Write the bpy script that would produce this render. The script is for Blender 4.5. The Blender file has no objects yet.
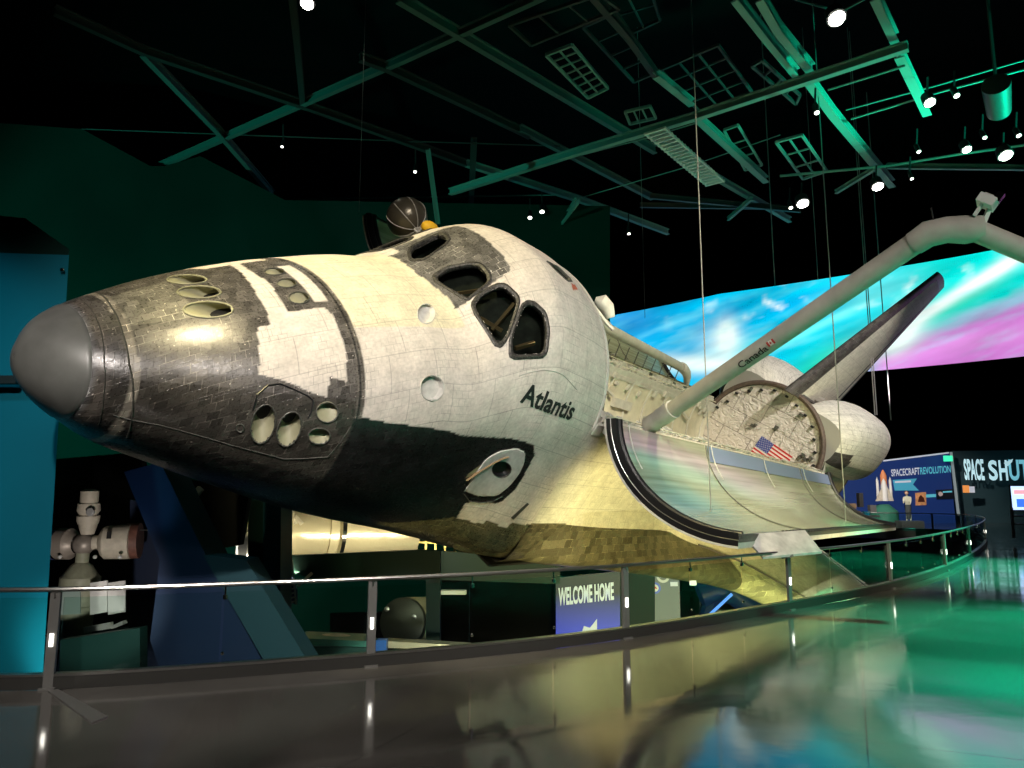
import bpy, bmesh, math, random
from mathutils import Vector, Matrix, noise
rnd = random.Random(7)
C = bpy.context.scene.collection
IN = 0.0254
# ---------------------------------------------------------------- camera solution
F = 752.483; PITCH = math.radians(8.5); EYE = 2.0
cam = bpy.data.cameras.new('camera'); camo = bpy.data.objects.new('camera', cam); C.objects.link(camo)
cam.sensor_width = 36; cam.lens = F/1024*36; cam.clip_end = 300; cam.clip_start = .05
camo.location = (0, 0, EYE); camo.rotation_euler = (math.pi/2+PITCH, 0, 0)
bpy.context.scene.camera = camo
def cw(cx, cy, cz):
    return Vector((cx, cy*math.sin(PITCH)+cz*math.cos(PITCH), -cy*math.cos(PITCH)+cz*math.sin(PITCH)))
def ray(px, py): return cw((px-512)/F, (py-384)/F, 1)
def at(px, py, Y):                     # the point at distance Y ahead seen at that pixel
    r = ray(px, py); return Vector((0, 0, EYE))+r*(Y/r.y)
def atz(px, py, z):                    # the point at height z
    r = ray(px, py); return Vector((0, 0, EYE))+r*((z-EYE)/r.z)
# ---------------------------------------------------------------- materials
def mat(name, col=(.5,.5,.5), rough=.6, metal=0, spec=.5, emit=None, es=1, bump=0, bscale=20, var=0, vscale=3, coat=0):
    m = bpy.data.materials.new(name); m.use_nodes = True; nt = m.node_tree; b = nt.nodes['Principled BSDF']
    b.inputs['Base Color'].default_value = (*col, 1); b.inputs['Roughness'].default_value = rough
    b.inputs['Metallic'].default_value = metal; b.inputs['Specular IOR Level'].default_value = spec
    if coat: b.inputs['Coat Weight'].default_value = coat
    if emit:
        b.inputs['Emission Color'].default_value = (*emit, 1); b.inputs['Emission Strength'].default_value = es
    tc = nt.nodes.new('ShaderNodeTexCoord')
    if bump:
        n = nt.nodes.new('ShaderNodeTexNoise'); n.inputs['Scale'].default_value = bscale
        n.inputs['Detail'].default_value = 4; nt.links.new(tc.outputs['Object'], n.inputs['Vector'])
        bp = nt.nodes.new('ShaderNodeBump'); bp.inputs['Strength'].default_value = bump; bp.inputs['Distance'].default_value = .02
        nt.links.new(n.outputs['Fac'], bp.inputs['Height']); nt.links.new(bp.outputs['Normal'], b.inputs['Normal'])
    if var:
        n = nt.nodes.new('ShaderNodeTexNoise'); n.inputs['Scale'].default_value = vscale; n.inputs['Detail'].default_value = 6
        nt.links.new(tc.outputs['Object'], n.inputs['Vector'])
        r = nt.nodes.new('ShaderNodeMapRange'); r.inputs['From Min'].default_value = .3; r.inputs['From Max'].default_value = .7
        r.inputs['To Min'].default_value = 1-var; r.inputs['To Max'].default_value = 1+var
        nt.links.new(n.outputs['Fac'], r.inputs['Value'])
        mx = nt.nodes.new('ShaderNodeVectorMath'); mx.operation = 'SCALE'; mx.inputs[0].default_value = col
        nt.links.new(r.outputs['Result'], mx.inputs['Scale']); nt.links.new(mx.outputs['Vector'], b.inputs['Base Color'])
    return m
def glass(name, tint=(.9,1,.95), fac=.05, rough=.02):
    m = bpy.data.materials.new(name); m.use_nodes = True; nt = m.node_tree; nt.nodes.remove(nt.nodes['Principled BSDF'])
    out = nt.nodes['Material Output']; t = nt.nodes.new('ShaderNodeBsdfTransparent'); t.inputs[0].default_value = (*tint, 1)
    g = nt.nodes.new('ShaderNodeBsdfGlossy'); g.inputs['Roughness'].default_value = rough
    fr = nt.nodes.new('ShaderNodeLayerWeight'); fr.inputs['Blend'].default_value = .12
    ad = nt.nodes.new('ShaderNodeMath'); ad.operation = 'MULTIPLY_ADD'; ad.inputs[1].default_value = .6; ad.inputs[2].default_value = fac; ad.use_clamp = True
    nt.links.new(fr.outputs['Fresnel'], ad.inputs[0])
    mx = nt.nodes.new('ShaderNodeMixShader'); nt.links.new(ad.outputs[0], mx.inputs[0]); nt.links.new(t.outputs[0], mx.inputs[1]); nt.links.new(g.outputs[0], mx.inputs[2])
    nt.links.new(mx.outputs[0], out.inputs['Surface']); return m
def tile_mat(name, attr=True, wing=False, col=(.6,.58,.5), w=6, h=6, dark=False, rough=.6, line=.55, lightline=False, speck=False, bump=.25, mort=.14, spec=.35):
    """tiled skin: uv in inches, paint from attribute (rgb) ; alpha 1 = bare dark tile, 0 = white blanket"""
    m = bpy.data.materials.new(name); m.use_nodes = True; nt = m.node_tree; b = nt.nodes['Principled BSDF']; L = nt.links.new
    uv = nt.nodes.new('ShaderNodeTexCoord')
    def brick(w, h, mort, off=.5):
        k = nt.nodes.new('ShaderNodeTexBrick'); k.inputs['Scale'].default_value = 1; k.inputs['Brick Width'].default_value = w
        k.inputs['Row Height'].default_value = h; k.inputs['Mortar Size'].default_value = mort; k.inputs['Mortar Smooth'].default_value = .3
        k.inputs['Bias'].default_value = 0; k.offset = off; k.inputs['Color1'].default_value = (0,0,0,1); k.inputs['Color2'].default_value = (1,1,1,1); k.inputs['Mortar'].default_value = (.5,.5,.5,1)
        L(uv.outputs['UV'], k.inputs['Vector']); return k
    def math_(op, a, c=None, clamp=False):
        n = nt.nodes.new('ShaderNodeMath'); n.operation = op; n.use_clamp = clamp
        for i, v in enumerate((a, c)):
            if v is None: continue
            if isinstance(v, (int, float)): n.inputs[i].default_value = v
            else: L(v, n.inputs[i])
        return n.outputs[0]
    def mapr(v, a, c, d, e):
        n = nt.nodes.new('ShaderNodeMapRange'); L(v, n.inputs['Value'])
        for k, x in zip(('From Min','From Max','To Min','To Max'), (a, c, d, e)): n.inputs[k].default_value = x
        return n.outputs['Result']
    def nz(scale, det=5, vec='UV'):
        n = nt.nodes.new('ShaderNodeTexNoise'); n.inputs['Scale'].default_value = scale; n.inputs['Detail'].default_value = det
        L(uv.outputs[vec], n.inputs['Vector']); return n.outputs['Fac']
    small = brick(w, h, mort); big = brick(31, 23, .28, .37)
    if attr:
        a = nt.nodes.new('ShaderNodeAttribute'); a.attribute_name = 'paint'; base = a.outputs['Color']; al = a.outputs['Alpha']
    else:
        c = nt.nodes.new('ShaderNodeRGB'); c.outputs[0].default_value = (*col, 1); base = c.outputs[0]
        c = nt.nodes.new('ShaderNodeValue'); c.outputs[0].default_value = 1 if dark else 0; al = c.outputs[0]
    if wing:
        def at_(n):
            q = nt.nodes.new('ShaderNodeAttribute'); q.attribute_name = n; return q.outputs['Fac']
        def mixc(f, a_, b_):
            n = nt.nodes.new('ShaderNodeMix'); n.data_type = 'RGBA'; L(f, n.inputs[0])
            for i, v in ((6, a_), (7, b_)):
                if isinstance(v, tuple): n.inputs[i].default_value = v
                else: L(v, n.inputs[i])
            return n.outputs[2]
        e = math_('LESS_THAN', at_('edged'), 0); r2 = math_('LESS_THAN', at_('rcc'), 0); lw = math_('LESS_THAN', at_('low'), 0)
        edge = mixc(r2, (.10,.09,.05,1), (.44,.41,.24,1)); base = mixc(e, base, edge); base = mixc(lw, base, mixc(r2, (.014,.014,.013,1), (.20,.19,.13,1))); al = math_('MAXIMUM', e, lw)  # yellow uplight on the wing's rcc edge is put into the colour
    per = mapr(small.outputs['Color'], 0, 1, .84, 1.16)
    per_d = mapr(small.outputs['Color'], 0, 1, .62, 1.45)
    blot = mapr(nz(.09), .3, .7, .86, 1.12); blot2 = mapr(nz(.5, 8), .35, .65, .9, 1.08)
    # blanket side
    f1 = small.outputs['Fac']; f2 = big.outputs['Fac']
    wl = math_('SUBTRACT', 1, math_('MULTIPLY', f1, math_('MULTIPLY', mapr(nz(.06), .42, .62, .06, 1), 1-line)))
    wl = math_('MULTIPLY', wl, math_('SUBTRACT', 1, math_('MULTIPLY', f2, .3)))
    wf = math_('MULTIPLY', math_('MULTIPLY', wl, blot), math_('MULTIPLY', blot2, mapr(per, .84, 1.16, .97, 1.02)))
    # tile side : light gap fillers in places, specks
    gl = math_('MULTIPLY', f1, mapr(nz(.10, 3), .44, .66, -.6, 3.6))
    df = math_('MULTIPLY', math_('MULTIPLY', per_d, blot2), math_('ADD', 1, gl))
    v = nt.nodes.new('ShaderNodeTexVoronoi'); v.inputs['Scale'].default_value = .3; L(uv.outputs['UV'], v.inputs['Vector'])
    sp = math_('MULTIPLY', math_('LESS_THAN', v.outputs['Distance'], .10), mapr(nz(.07, 2), .40, .50, 0, 1), True)
    df = math_('ADD', df, math_('MULTIPLY', sp, 5.5 if speck else 0))
    mixf = nt.nodes.new('ShaderNodeMix'); mixf.data_type = 'FLOAT'; L(al, mixf.inputs[0]); L(wf, mixf.inputs[2]); L(df, mixf.inputs[3])
    sc = nt.nodes.new('ShaderNodeVectorMath'); sc.operation = 'SCALE'; L(base, sc.inputs[0]); L(mixf.outputs[0], sc.inputs['Scale'])
    L(sc.outputs['Vector'], b.inputs['Base Color'])
    rr = mapr(al, 0, 1, .75, rough); L(math_('ADD', rr, mapr(nz(.8), .3, .7, -.08, .1)), b.inputs['Roughness'])
    b.inputs['Specular IOR Level'].default_value = spec
    bp = nt.nodes.new('ShaderNodeBump'); bp.inputs['Strength'].default_value = bump; bp.inputs['Distance'].default_value = .02
    hh = math_('SUBTRACT', math_('ADD', math_('MULTIPLY', nz(.3, 3), .7), math_('MULTIPLY', per, .8)), math_('ADD', f1, f2)); L(hh, bp.inputs['Height']); L(bp.outputs['Normal'], b.inputs['Normal'])
    return m
M = {}
M['skin'] = tile_mat('orbiter_skin', speck=True, rough=.30, spec=.7, w=4.8, h=4.8)
M['white_tile'] = tile_mat('white_blanket', attr=False, col=(.62,.59,.50), w=9, h=7)
M['wing_white'] = tile_mat('wing_white_tile', attr=False, wing=True, rough=.33, spec=.6, col=(.58,.54,.42), w=9, h=9, line=.7)
M['pod_white'] = tile_mat('pod_white_tile', attr=False, col=(.66,.64,.57), w=8, h=8, line=.3, bump=.6, mort=.3)
M['dark_tile'] = tile_mat('dark_tile', attr=False, col=(.06,.055,.05), dark=True, rough=.45)
M['black_tile'] = tile_mat('black_tile', attr=False, col=(.012,.012,.012), dark=True, rough=.5)
M['edge_tile'] = tile_mat('edge_tile', attr=False, col=(.085,.075,.045), dark=True, rough=.35, w=6, h=4)
M['rcc'] = mat('nose_cap_grey', (.20,.205,.19), .36, 0, .6, bump=.06, bscale=5, var=.45, vscale=1.1)
M['black'] = mat('matt_black', (.008,.008,.009), .6)
M['blackgloss'] = mat('black_rubber', (.012,.012,.014), .35)
M['rim'] = mat('rim_grey', (.10,.10,.085), .5, .3, var=.4, vscale=30)
M['frame'] = mat('window_frame', (.045,.043,.038), .5, .2, var=.9, vscale=26, bump=.4, bscale=30)
M['nozzle'] = mat('nozzle_tan', (.34,.33,.21), .5, 0, bump=.15, bscale=12, var=.15)
M['nozzle_in'] = mat('nozzle_throat', (.015,.014,.01), .6)
M['oglass'] = glass('orbiter_glass', (.35,.38,.36), .04)
M['tan'] = mat('tan_padding', (.30,.20,.10), .7)
M['greywhite'] = mat('grey_white', (.52,.51,.46), .6, bump=.3, bscale=14, var=.12, vscale=5)
M['liner'] = mat('bay_liner', (.60,.57,.45), .7, bump=.8, bscale=3, var=.1)
M['quilt'] = None
M['radiator'] = None
M['boom'] = mat('boom_grey', (.40,.39,.34), .65, bump=.15, bscale=8, var=.12, vscale=3)
M['steel'] = mat('brushed_steel', (.42,.42,.40), .28, .95, bump=.03, bscale=60)
M['steeldark'] = mat('dark_steel', (.22,.22,.21), .34, .55)
M['chrome'] = mat('chrome', (.75,.75,.73), .12, 1)
M['rail_glass'] = glass('rail_glass', (.86,.95,.92), .02)
M['truss'] = mat('truss_lit', (.20,.34,.31), .6, 0, bump=.1, bscale=5)  # roof steel, lit copy: green wash put into the colour
M['truss_dark'] = mat('truss_dark', (.05,.055,.055), .5, .2)  # dark fittings; on left beams the weak light is put into the colour
M['wall_green'] = mat('dark_wall', (.006,.030,.024), .9, spec=.1, var=.3, vscale=.15)
M['wall_black'] = mat('black_wall', (.0015,.002,.0022), .95, spec=.1)
M['wall_teal'] = mat('teal_wall', (.02,.10,.13), .7, bump=.03)
M['navy'] = mat('navy_paint', (.008,.022,.060), .45)
M['navyteal'] = mat('slate_teal_paint', (.02,.06,.075), .6, spec=.2)
M['teal'] = mat('teal_pylon', (.0,.13,.19), .6, spec=.2, var=.08, vscale=.6)
M['green'] = mat('green_steel', (.006,.030,.026), .5, spec=.2)
M['cable'] = mat('steel_cable', (.45,.45,.42), .4, .6)
M['lamp'] = mat('lamp_glow', (1,1,1), emit=(1,.97,.85), es=28)
M['lampdim'] = mat('lamp_glow_dim', (1,1,1), emit=(1,.96,.85), es=5)
M['white'] = mat('white_paint', (.65,.65,.62), .5, var=.08)
M['cream'] = mat('cream_paint', (.55,.50,.40), .55, var=.15, vscale=8)
M['text_black'] = mat('black_lettering', (.01,.01,.01), .6)
M['red'] = mat('red_paint', (.5,.03,.03), .6)
M['flag_blue'] = mat('flag_blue', (.03,.05,.25), .6)
M['flag_white'] = mat('flag_white', (.72,.70,.66), .6)
M['yellow'] = mat('yellow_cover', (.95,.55,.02), .6)
M['foil'] = mat('silver_foil', (.85,.76,.52), .25, .5, bump=.6, bscale=5)
M['gold'] = mat('gold_foil', (.70,.55,.18), .3, .8, bump=.5, bscale=9)
M['antenna'] = mat('antenna_grey', (.13,.115,.08), .3, .5, bump=.2, bscale=20)
M['strut'] = mat('pale_strut', (.5,.48,.42), .5)
M['blueplastic'] = mat('blue_plastic', (.03,.15,.5), .4)
# ---------------------------------------------------------------- mesh collecting
class MB:
    def __init__(s): s.v = []; s.f = []; s.uv = None
    def add(s, vs, fs):
        o = len(s.v); s.v += [tuple(v) for v in vs]; s.f += [tuple(i+o for i in f) for f in fs]; return s
    def box(s, c, size, rot=None):
        x, y, z = [k/2 for k in size]; c = Vector(c); vs = []
        for i in range(8):
            v = Vector(((-x,x)[i&1], (-y,y)[i>>1&1], (-z,z)[i>>2&1]))
            if rot is not None: v = rot @ v
            vs.append(c+v)
        return s.add(vs, [(0,2,3,1),(4,5,7,6),(0,1,5,4),(2,6,7,3),(0,4,6,2),(1,3,7,5)])
    def bar(s, p, q, w, h=None, up=(0,0,1)):
        p = Vector(p); q = Vector(q); h = h or w; d = (q-p).normalized(); u = Vector(up)
        if abs(d.dot(u)) > .98: u = Vector((1,0,0))
        x = d.cross(u).normalized(); y = x.cross(d)
        vs = [e+x*a*w/2+y*b*h/2 for e in (p, q) for a, b in ((-1,-1),(1,-1),(1,1),(-1,1))]
        return s.add(vs, [(3,2,1,0),(4,5,6,7),(0,1,5,4),(1,2,6,5),(2,3,7,6),(3,0,4,7)])
    def ibeam(s, p, q, w, h, t=.04):
        p = Vector(p); q = Vector(q); d = (q-p).normalized(); u = Vector((0,0,1)); x = d.cross(u).normalized(); y = x.cross(d)
        s.bar(p+y*h/2, q+y*h/2, w, t); s.bar(p-y*h/2, q-y*h/2, w, t); return s.bar(p, q, t, h)
    def tube(s, p, q, r, r2=None, n=12, caps=True): return s.poly([p, q], [r, r if r2 is None else r2], n, caps)
    def poly(s, pts, rs, n=10, caps=True, closed=False):
        pts = [Vector(p) for p in pts]; N = len(pts)
        if not isinstance(rs, (list, tuple)): rs = [rs]*N
        vs = []; px = None
        for i, p in enumerate(pts):
            a = pts[(i-1) % N] if (i or closed) else p; b = pts[(i+1) % N] if (i < N-1 or closed) else p
            d = (b-a).normalized()
            if px is None:
                u = Vector((0,0,1)) if abs(d.z) < .9 else Vector((1,0,0)); px = d.cross(u).normalized()
            px = (px-d*px.dot(d)).normalized(); py = d.cross(px)
            vs += [p+(px*math.cos(2*math.pi*k/n)+py*math.sin(2*math.pi*k/n))*rs[i] for k in range(n)]
        fs = []
        for i in range(N if closed else N-1):
            j = (i+1) % N
            for k in range(n): fs.append((i*n+k, i*n+(k+1) % n, j*n+(k+1) % n, j*n+k))
        if caps and not closed: fs += [tuple(range(n))[::-1], tuple((N-1)*n+k for k in range(n))]
        return s.add(vs, fs)
    def lathe(s, c, axis, prof, n=24):
        """prof: (distance along axis, radius)"""
        c = Vector(c); d = Vector(axis).normalized(); u = Vector((0,0,1)) if abs(d.z) < .9 else Vector((1,0,0))
        x = d.cross(u).normalized(); y = d.cross(x); vs = []; fs = []
        for t, r in prof: vs += [c+d*t+(x*math.cos(2*math.pi*k/n)+y*math.sin(2*math.pi*k/n))*max(r, 1e-4) for k in range(n)]
        for i in range(len(prof)-1):
            for k in range(n): fs.append((i*n+k, i*n+(k+1) % n, (i+1)*n+(k+1) % n, (i+1)*n+k))
        return s.add(vs, fs)
    def sphere(s, c, r, n=16, sc=(1,1,1)):
        c = Vector(c); vs = []; fs = []; m = n//2
        for i in range(m+1):
            a = math.pi*i/m
            vs += [c+Vector((r*sc[0]*math.sin(a)*math.cos(2*math.pi*k/n), r*sc[1]*math.sin(a)*math.sin(2*math.pi*k/n), r*sc[2]*math.cos(a))) for k in range(n)]
        for i in range(m):
            for k in range(n): fs.append((i*n+k, (i+1)*n+k, (i+1)*n+(k+1) % n, i*n+(k+1) % n))
        return s.add(vs, fs)
    def prism(s, pts, ext):
        ext = Vector(ext); pts = [Vector(p) for p in pts]; n = len(pts)
        return s.add(pts+[p+ext for p in pts], [tuple(range(n))[::-1], tuple(range(n, 2*n))]+[(i, (i+1) % n, (i+1) % n+n, i+n) for i in range(n)])
    def build(s, name, m, parent=None, smooth=False, base=None, scale=1):
        me = bpy.data.meshes.new(name); b = Vector(base) if base is not None else Vector((0,0,0))
        me.from_pydata([(Vector(v)-b)*scale for v in s.v], [], s.f); me.validate(); me.update()
        bm = bmesh.new(); bm.from_mesh(me); bmesh.ops.recalc_face_normals(bm, faces=bm.faces); bm.to_mesh(me); bm.free()
        me.materials.append(M[m] if isinstance(m, str) else m)
        if smooth: me.polygons.foreach_set('use_smooth', [True]*len(me.polygons)); soft(me)
        o = bpy.data.objects.new(name, me); C.objects.link(o); o.parent = parent
        if parent is None: o.location = b
        return o
def soft(me):
    try: me.set_sharp_from_angle(angle=math.radians(42))
    except Exception: pass
def tag(o, label=None, cat=None, group=None, kind=None):
    for k, v in (('label', label), ('category', cat), ('group', group), ('kind', kind)):
        if v: o[k] = v
    return o
def empty(name, loc, label, cat, group=None):
    o = bpy.data.objects.new(name, None); C.objects.link(o); o.location = loc; o.empty_display_size = .2; return tag(o, label, cat, group)
def struct(o): o['kind'] = 'structure'; return o
def text_mesh(txt, size=1, sx=1, ext=.0, bold=0, sub=0):
    cu = bpy.data.curves.new('t', 'FONT'); cu.body = txt; cu.size = size; cu.extrude = ext; cu.offset = bold; cu.resolution_u = 4
    o = bpy.data.objects.new('t', cu); C.objects.link(o); dg = bpy.context.evaluated_depsgraph_get(); dg.update()
    me = bpy.data.meshes.new_from_object(o.evaluated_get(dg)); bpy.data.objects.remove(o); bpy.data.curves.remove(cu)
    bm = bmesh.new(); bm.from_mesh(me); bmesh.ops.triangulate(bm, faces=bm.faces)
    for _ in range(sub):
        es = [e for e in bm.edges if e.calc_length() > size*.18]
        if es: bmesh.ops.subdivide_edges(bm, edges=es, cuts=1); bmesh.ops.triangulate(bm, faces=bm.faces)
    vs = [Vector((v.co.x*sx, v.co.y, v.co.z)) for v in bm.verts]; fs = [tuple(v.index for v in f.verts) for f in bm.faces]
    bm.free(); bpy.data.meshes.remove(me); x0 = min(v.x for v in vs); x1 = max(v.x for v in vs)
    return vs, fs, x0, x1
def sign_text(name, txt, o, u, v, width, height, m, parent, off=.02, ext=.01, bold=0, slant=None):
    """letters on a plane: o lower left corner, u along, v up (unit), fitted to width x height"""
    o = Vector(o); u = Vector(u).normalized(); v = Vector(v).normalized(); n = u.cross(v)
    vs, fs, x0, x1 = text_mesh(txt, 1, 1, .0, bold)
    y0 = min(q.y for q in vs); y1 = max(q.y for q in vs); mb = MB()
    P = [o+u*((q.x-x0)/(x1-x0)*width)+v*((q.y-y0)/(y1-y0)*height)+n*off for q in vs]
    mb.add(P, fs); k = len(fs); return mb.build(name, m, parent, base=None)
HX=[236,239,246,258,275,300,335,380,420,445,470,495,520,550,582.]
HT=[338.,350.3,358.3,366.8,376.4,390.6,407.2,425.8,440.3,446.9,468.3,491.7,502.7,502.5,499.1]
HB=[338.,328.6,320.6,312.9,305.1,300.3,294.3,287.2,282.4,279.8,277.3,275.1,274.8,274.8,275.]
HW=[0,11.2,24.6,37.5,49.,62.2,77.5,91.,97.,98.5,99.4,101.1,103.8,105.5,105.8]
HM=[338,338,339,340,343,347,353,362,370,375,382,388,394,398,400.]
HNT=[2,2,2,2,2,2,2,2,2.05,2.1,2.1,2.1,2.1,2.05,2.0]
HNB=[2,2,2,2,2.1,2.2,2.4,2.7,3,3.2,3.5,4,5,7,9.]
def pchip(xs,ys):
    n=len(xs);h=[xs[i+1]-xs[i] for i in range(n-1)];dl=[(ys[i+1]-ys[i])/h[i] for i in range(n-1)]
    m=[0]*n;m[0]=dl[0];m[-1]=dl[-1]
    for i in range(1,n-1):
        if dl[i-1]*dl[i]>0:
            a=2*h[i]+h[i-1];b=h[i]+2*h[i-1];m[i]=(a+b)/(a/dl[i-1]+b/dl[i])
    def f(x):
        x=min(max(x,xs[0]),xs[-1]);i=0
        while i<n-2 and x>xs[i+1]:i+=1
        t=(x-xs[i])/h[i];t2=t*t;t3=t2*t
        return (2*t3-3*t2+1)*ys[i]+(t3-2*t2+t)*h[i]*m[i]+(-2*t3+3*t2)*ys[i+1]+(t3-t2)*h[i]*m[i+1]
    return f
QR=[math.sqrt(x-236) for x in HX]
_f=[pchip(QR,v) for v in (HT,HB,HW,HM,HNT,HNB)]
_cache={}
def half(X):
    """half section (starboard positive y) resampled by arclength: list of (y,z), s=0 top centre .. 1 bottom centre; also length"""
    k=round(X,3)
    if k in _cache:return _cache[k]
    q=math.sqrt(max(X-236,0));zt,zb,w,zm,a,b=[f(q) for f in _f]
    pts=[]
    N=160
    for i in range(N+1):
        t=math.pi/2-math.pi*i/N;c,s=math.cos(t),math.sin(t);e=a if s>=0 else b;hh=zt-zm if s>=0 else zm-zb
        pts.append((w*max(c,0)**(2/e),zm+hh*math.copysign(abs(s)**(2/e),s)))
    L=[0]
    for p,r in zip(pts,pts[1:]):L.append(L[-1]+math.hypot(p[0]-r[0],p[1]-r[1]))
    M=200;out=[];j=0
    for i in range(M+1):
        d=L[-1]*i/M
        while j<N-1 and L[j+1]<d:j+=1
        t=(d-L[j])/max(L[j+1]-L[j],1e-9);t=min(max(t,0),1)
        out.append((pts[j][0]*(1-t)+pts[j+1][0]*t,pts[j][1]*(1-t)+pts[j+1][1]*t))
    _cache[k]=(out,L[-1]);return _cache[k]
def hp(X,s,off=0):
    """hull point, s in -1..1, negative = port; off pushes along approx normal in section"""
    o,L=half(X);a=min(abs(s),1)*200;i=min(int(a),199);t=a-i
    y=o[i][0]*(1-t)+o[i+1][0]*t;z=o[i][1]*(1-t)+o[i+1][1]*t
    if off:
        i0=max(i-2,0);i1=min(i+3,200);dy=o[i1][0]-o[i0][0];dz=o[i1][1]-o[i0][1];l=math.hypot(dy,dz) or 1
        o2,_=half(min(X+2,582));o1,_=half(max(X-2,236.01));dX=min(X+2,582)-max(X-2,236.01)
        ty=(o2[i][0]-o1[i][0])/dX;tz=(o2[i][1]-o1[i][1])/dX
        # tangent a=(0,dy,dz)/l, b=(1,ty,tz)
        n=(dy*0-0,0,0)
        a_=(0,dy/l,dz/l);b_=(1,ty,tz)
        n=(b_[1]*a_[2]-b_[2]*a_[1],b_[2]*a_[0]-b_[0]*a_[2],b_[0]*a_[1]-b_[1]*a_[0])
        ln=math.sqrt(sum(v*v for v in n));n=[-v/ln for v in n]
        # ensure outward: n.(y) positive or z up at top
        if n[1]*dz*-1+n[2]*dy<0:n=[-v for v in n]
        X+=n[0]*off;y+=n[1]*off;z+=n[2]*off
    return (X,-y if s<0 else y,z)

# ================================================================ THE ORBITER (inches: X aft, Y starboard, Z up)
POS = Vector((80.07402648, -360.97624383, 522.34819564))
RR = Matrix(((0.5653460668613091, -0.6457643292271832, 0.5131980668145725), (0.15258802860763643, -0.5295546863988564, -0.8344391695256425), (0.8106174919221046, 0.5500547838268247, -0.2008457532016588)))
def cwm(): return Matrix(((1,0,0), (0,math.sin(PITCH),math.cos(PITCH)), (0,-math.cos(PITCH),math.sin(PITCH))))
W3 = cwm() @ RR
def ow(p): return W3 @ (Vector(p)-POS)*IN+Vector((0, 0, EYE))
ORG = Vector((900, 0, 275))
orb = empty('space_shuttle', ow(ORG), 'white and black winged space shuttle hung tilted on its side behind the glass railing', 'spacecraft')
orb.rotation_euler = W3.to_euler()
def part(mb, name, m, parent=orb, smooth=False, label=None):
    o = mb.build(name, m, None, smooth, base=None)
    for v in o.data.vertices: v.co = (v.co-ORG)*IN
    o.parent = parent
    if label: o['label'] = label
    return o
def grid(P, name, m, parent=orb, closed=False, label=None, smooth=True, uvf=None, flip=False):
    """P[i][j] lofted grid in inches with uv = (arclength i, arclength j)"""
    ni, nj = len(P), len(P[0]); vs = [p for r in P for p in r]; fs = []; jj = nj if closed else nj-1
    for i in range(ni-1):
        for j in range(jj):
            f = (i*nj+j, (i+1)*nj+j, (i+1)*nj+(j+1) % nj, i*nj+(j+1) % nj); fs.append(f[::-1] if flip else f)
    me = bpy.data.meshes.new(name); me.from_pydata([(Vector(v)-ORG)*IN for v in vs], [], fs)
    U = []; cj = []
    for r in P:
        L = [0]
        for a, b in zip(r, r[1:]): L.append(L[-1]+(Vector(a)-Vector(b)).length)
        cj.append(L)
    uvl = me.uv_layers.new(name='UVMap')
    for poly in me.polygons:
        for li in poly.loop_indices:
            vi = me.loops[li].vertex_index; i, j = divmod(vi, nj)
            uvl.data[li].uv = uvf(vs[vi]) if uvf else (vs[vi][0], cj[i][j]-cj[i][nj//2])
    me.polygons.foreach_set('use_smooth', [smooth]*len(me.polygons)); me.materials.append(M[m] if isinstance(m, str) else m)
    o = bpy.data.objects.new(name, me); C.objects.link(o); o.parent = parent
    if label: o['label'] = label
    return o
def inpoly(x, y, P):
    c = False; n = len(P); j = n-1
    for i in range(n):
        if (P[i][1] > y) != (P[j][1] > y) and x < (P[j][0]-P[i][0])*(y-P[i][1])/(P[j][1]-P[i][1])+P[i][0]: c = not c
        j = i
    return c
def bb(P): return min(p[0] for p in P), max(p[0] for p in P), min(p[1] for p in P), max(p[1] for p in P)
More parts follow.
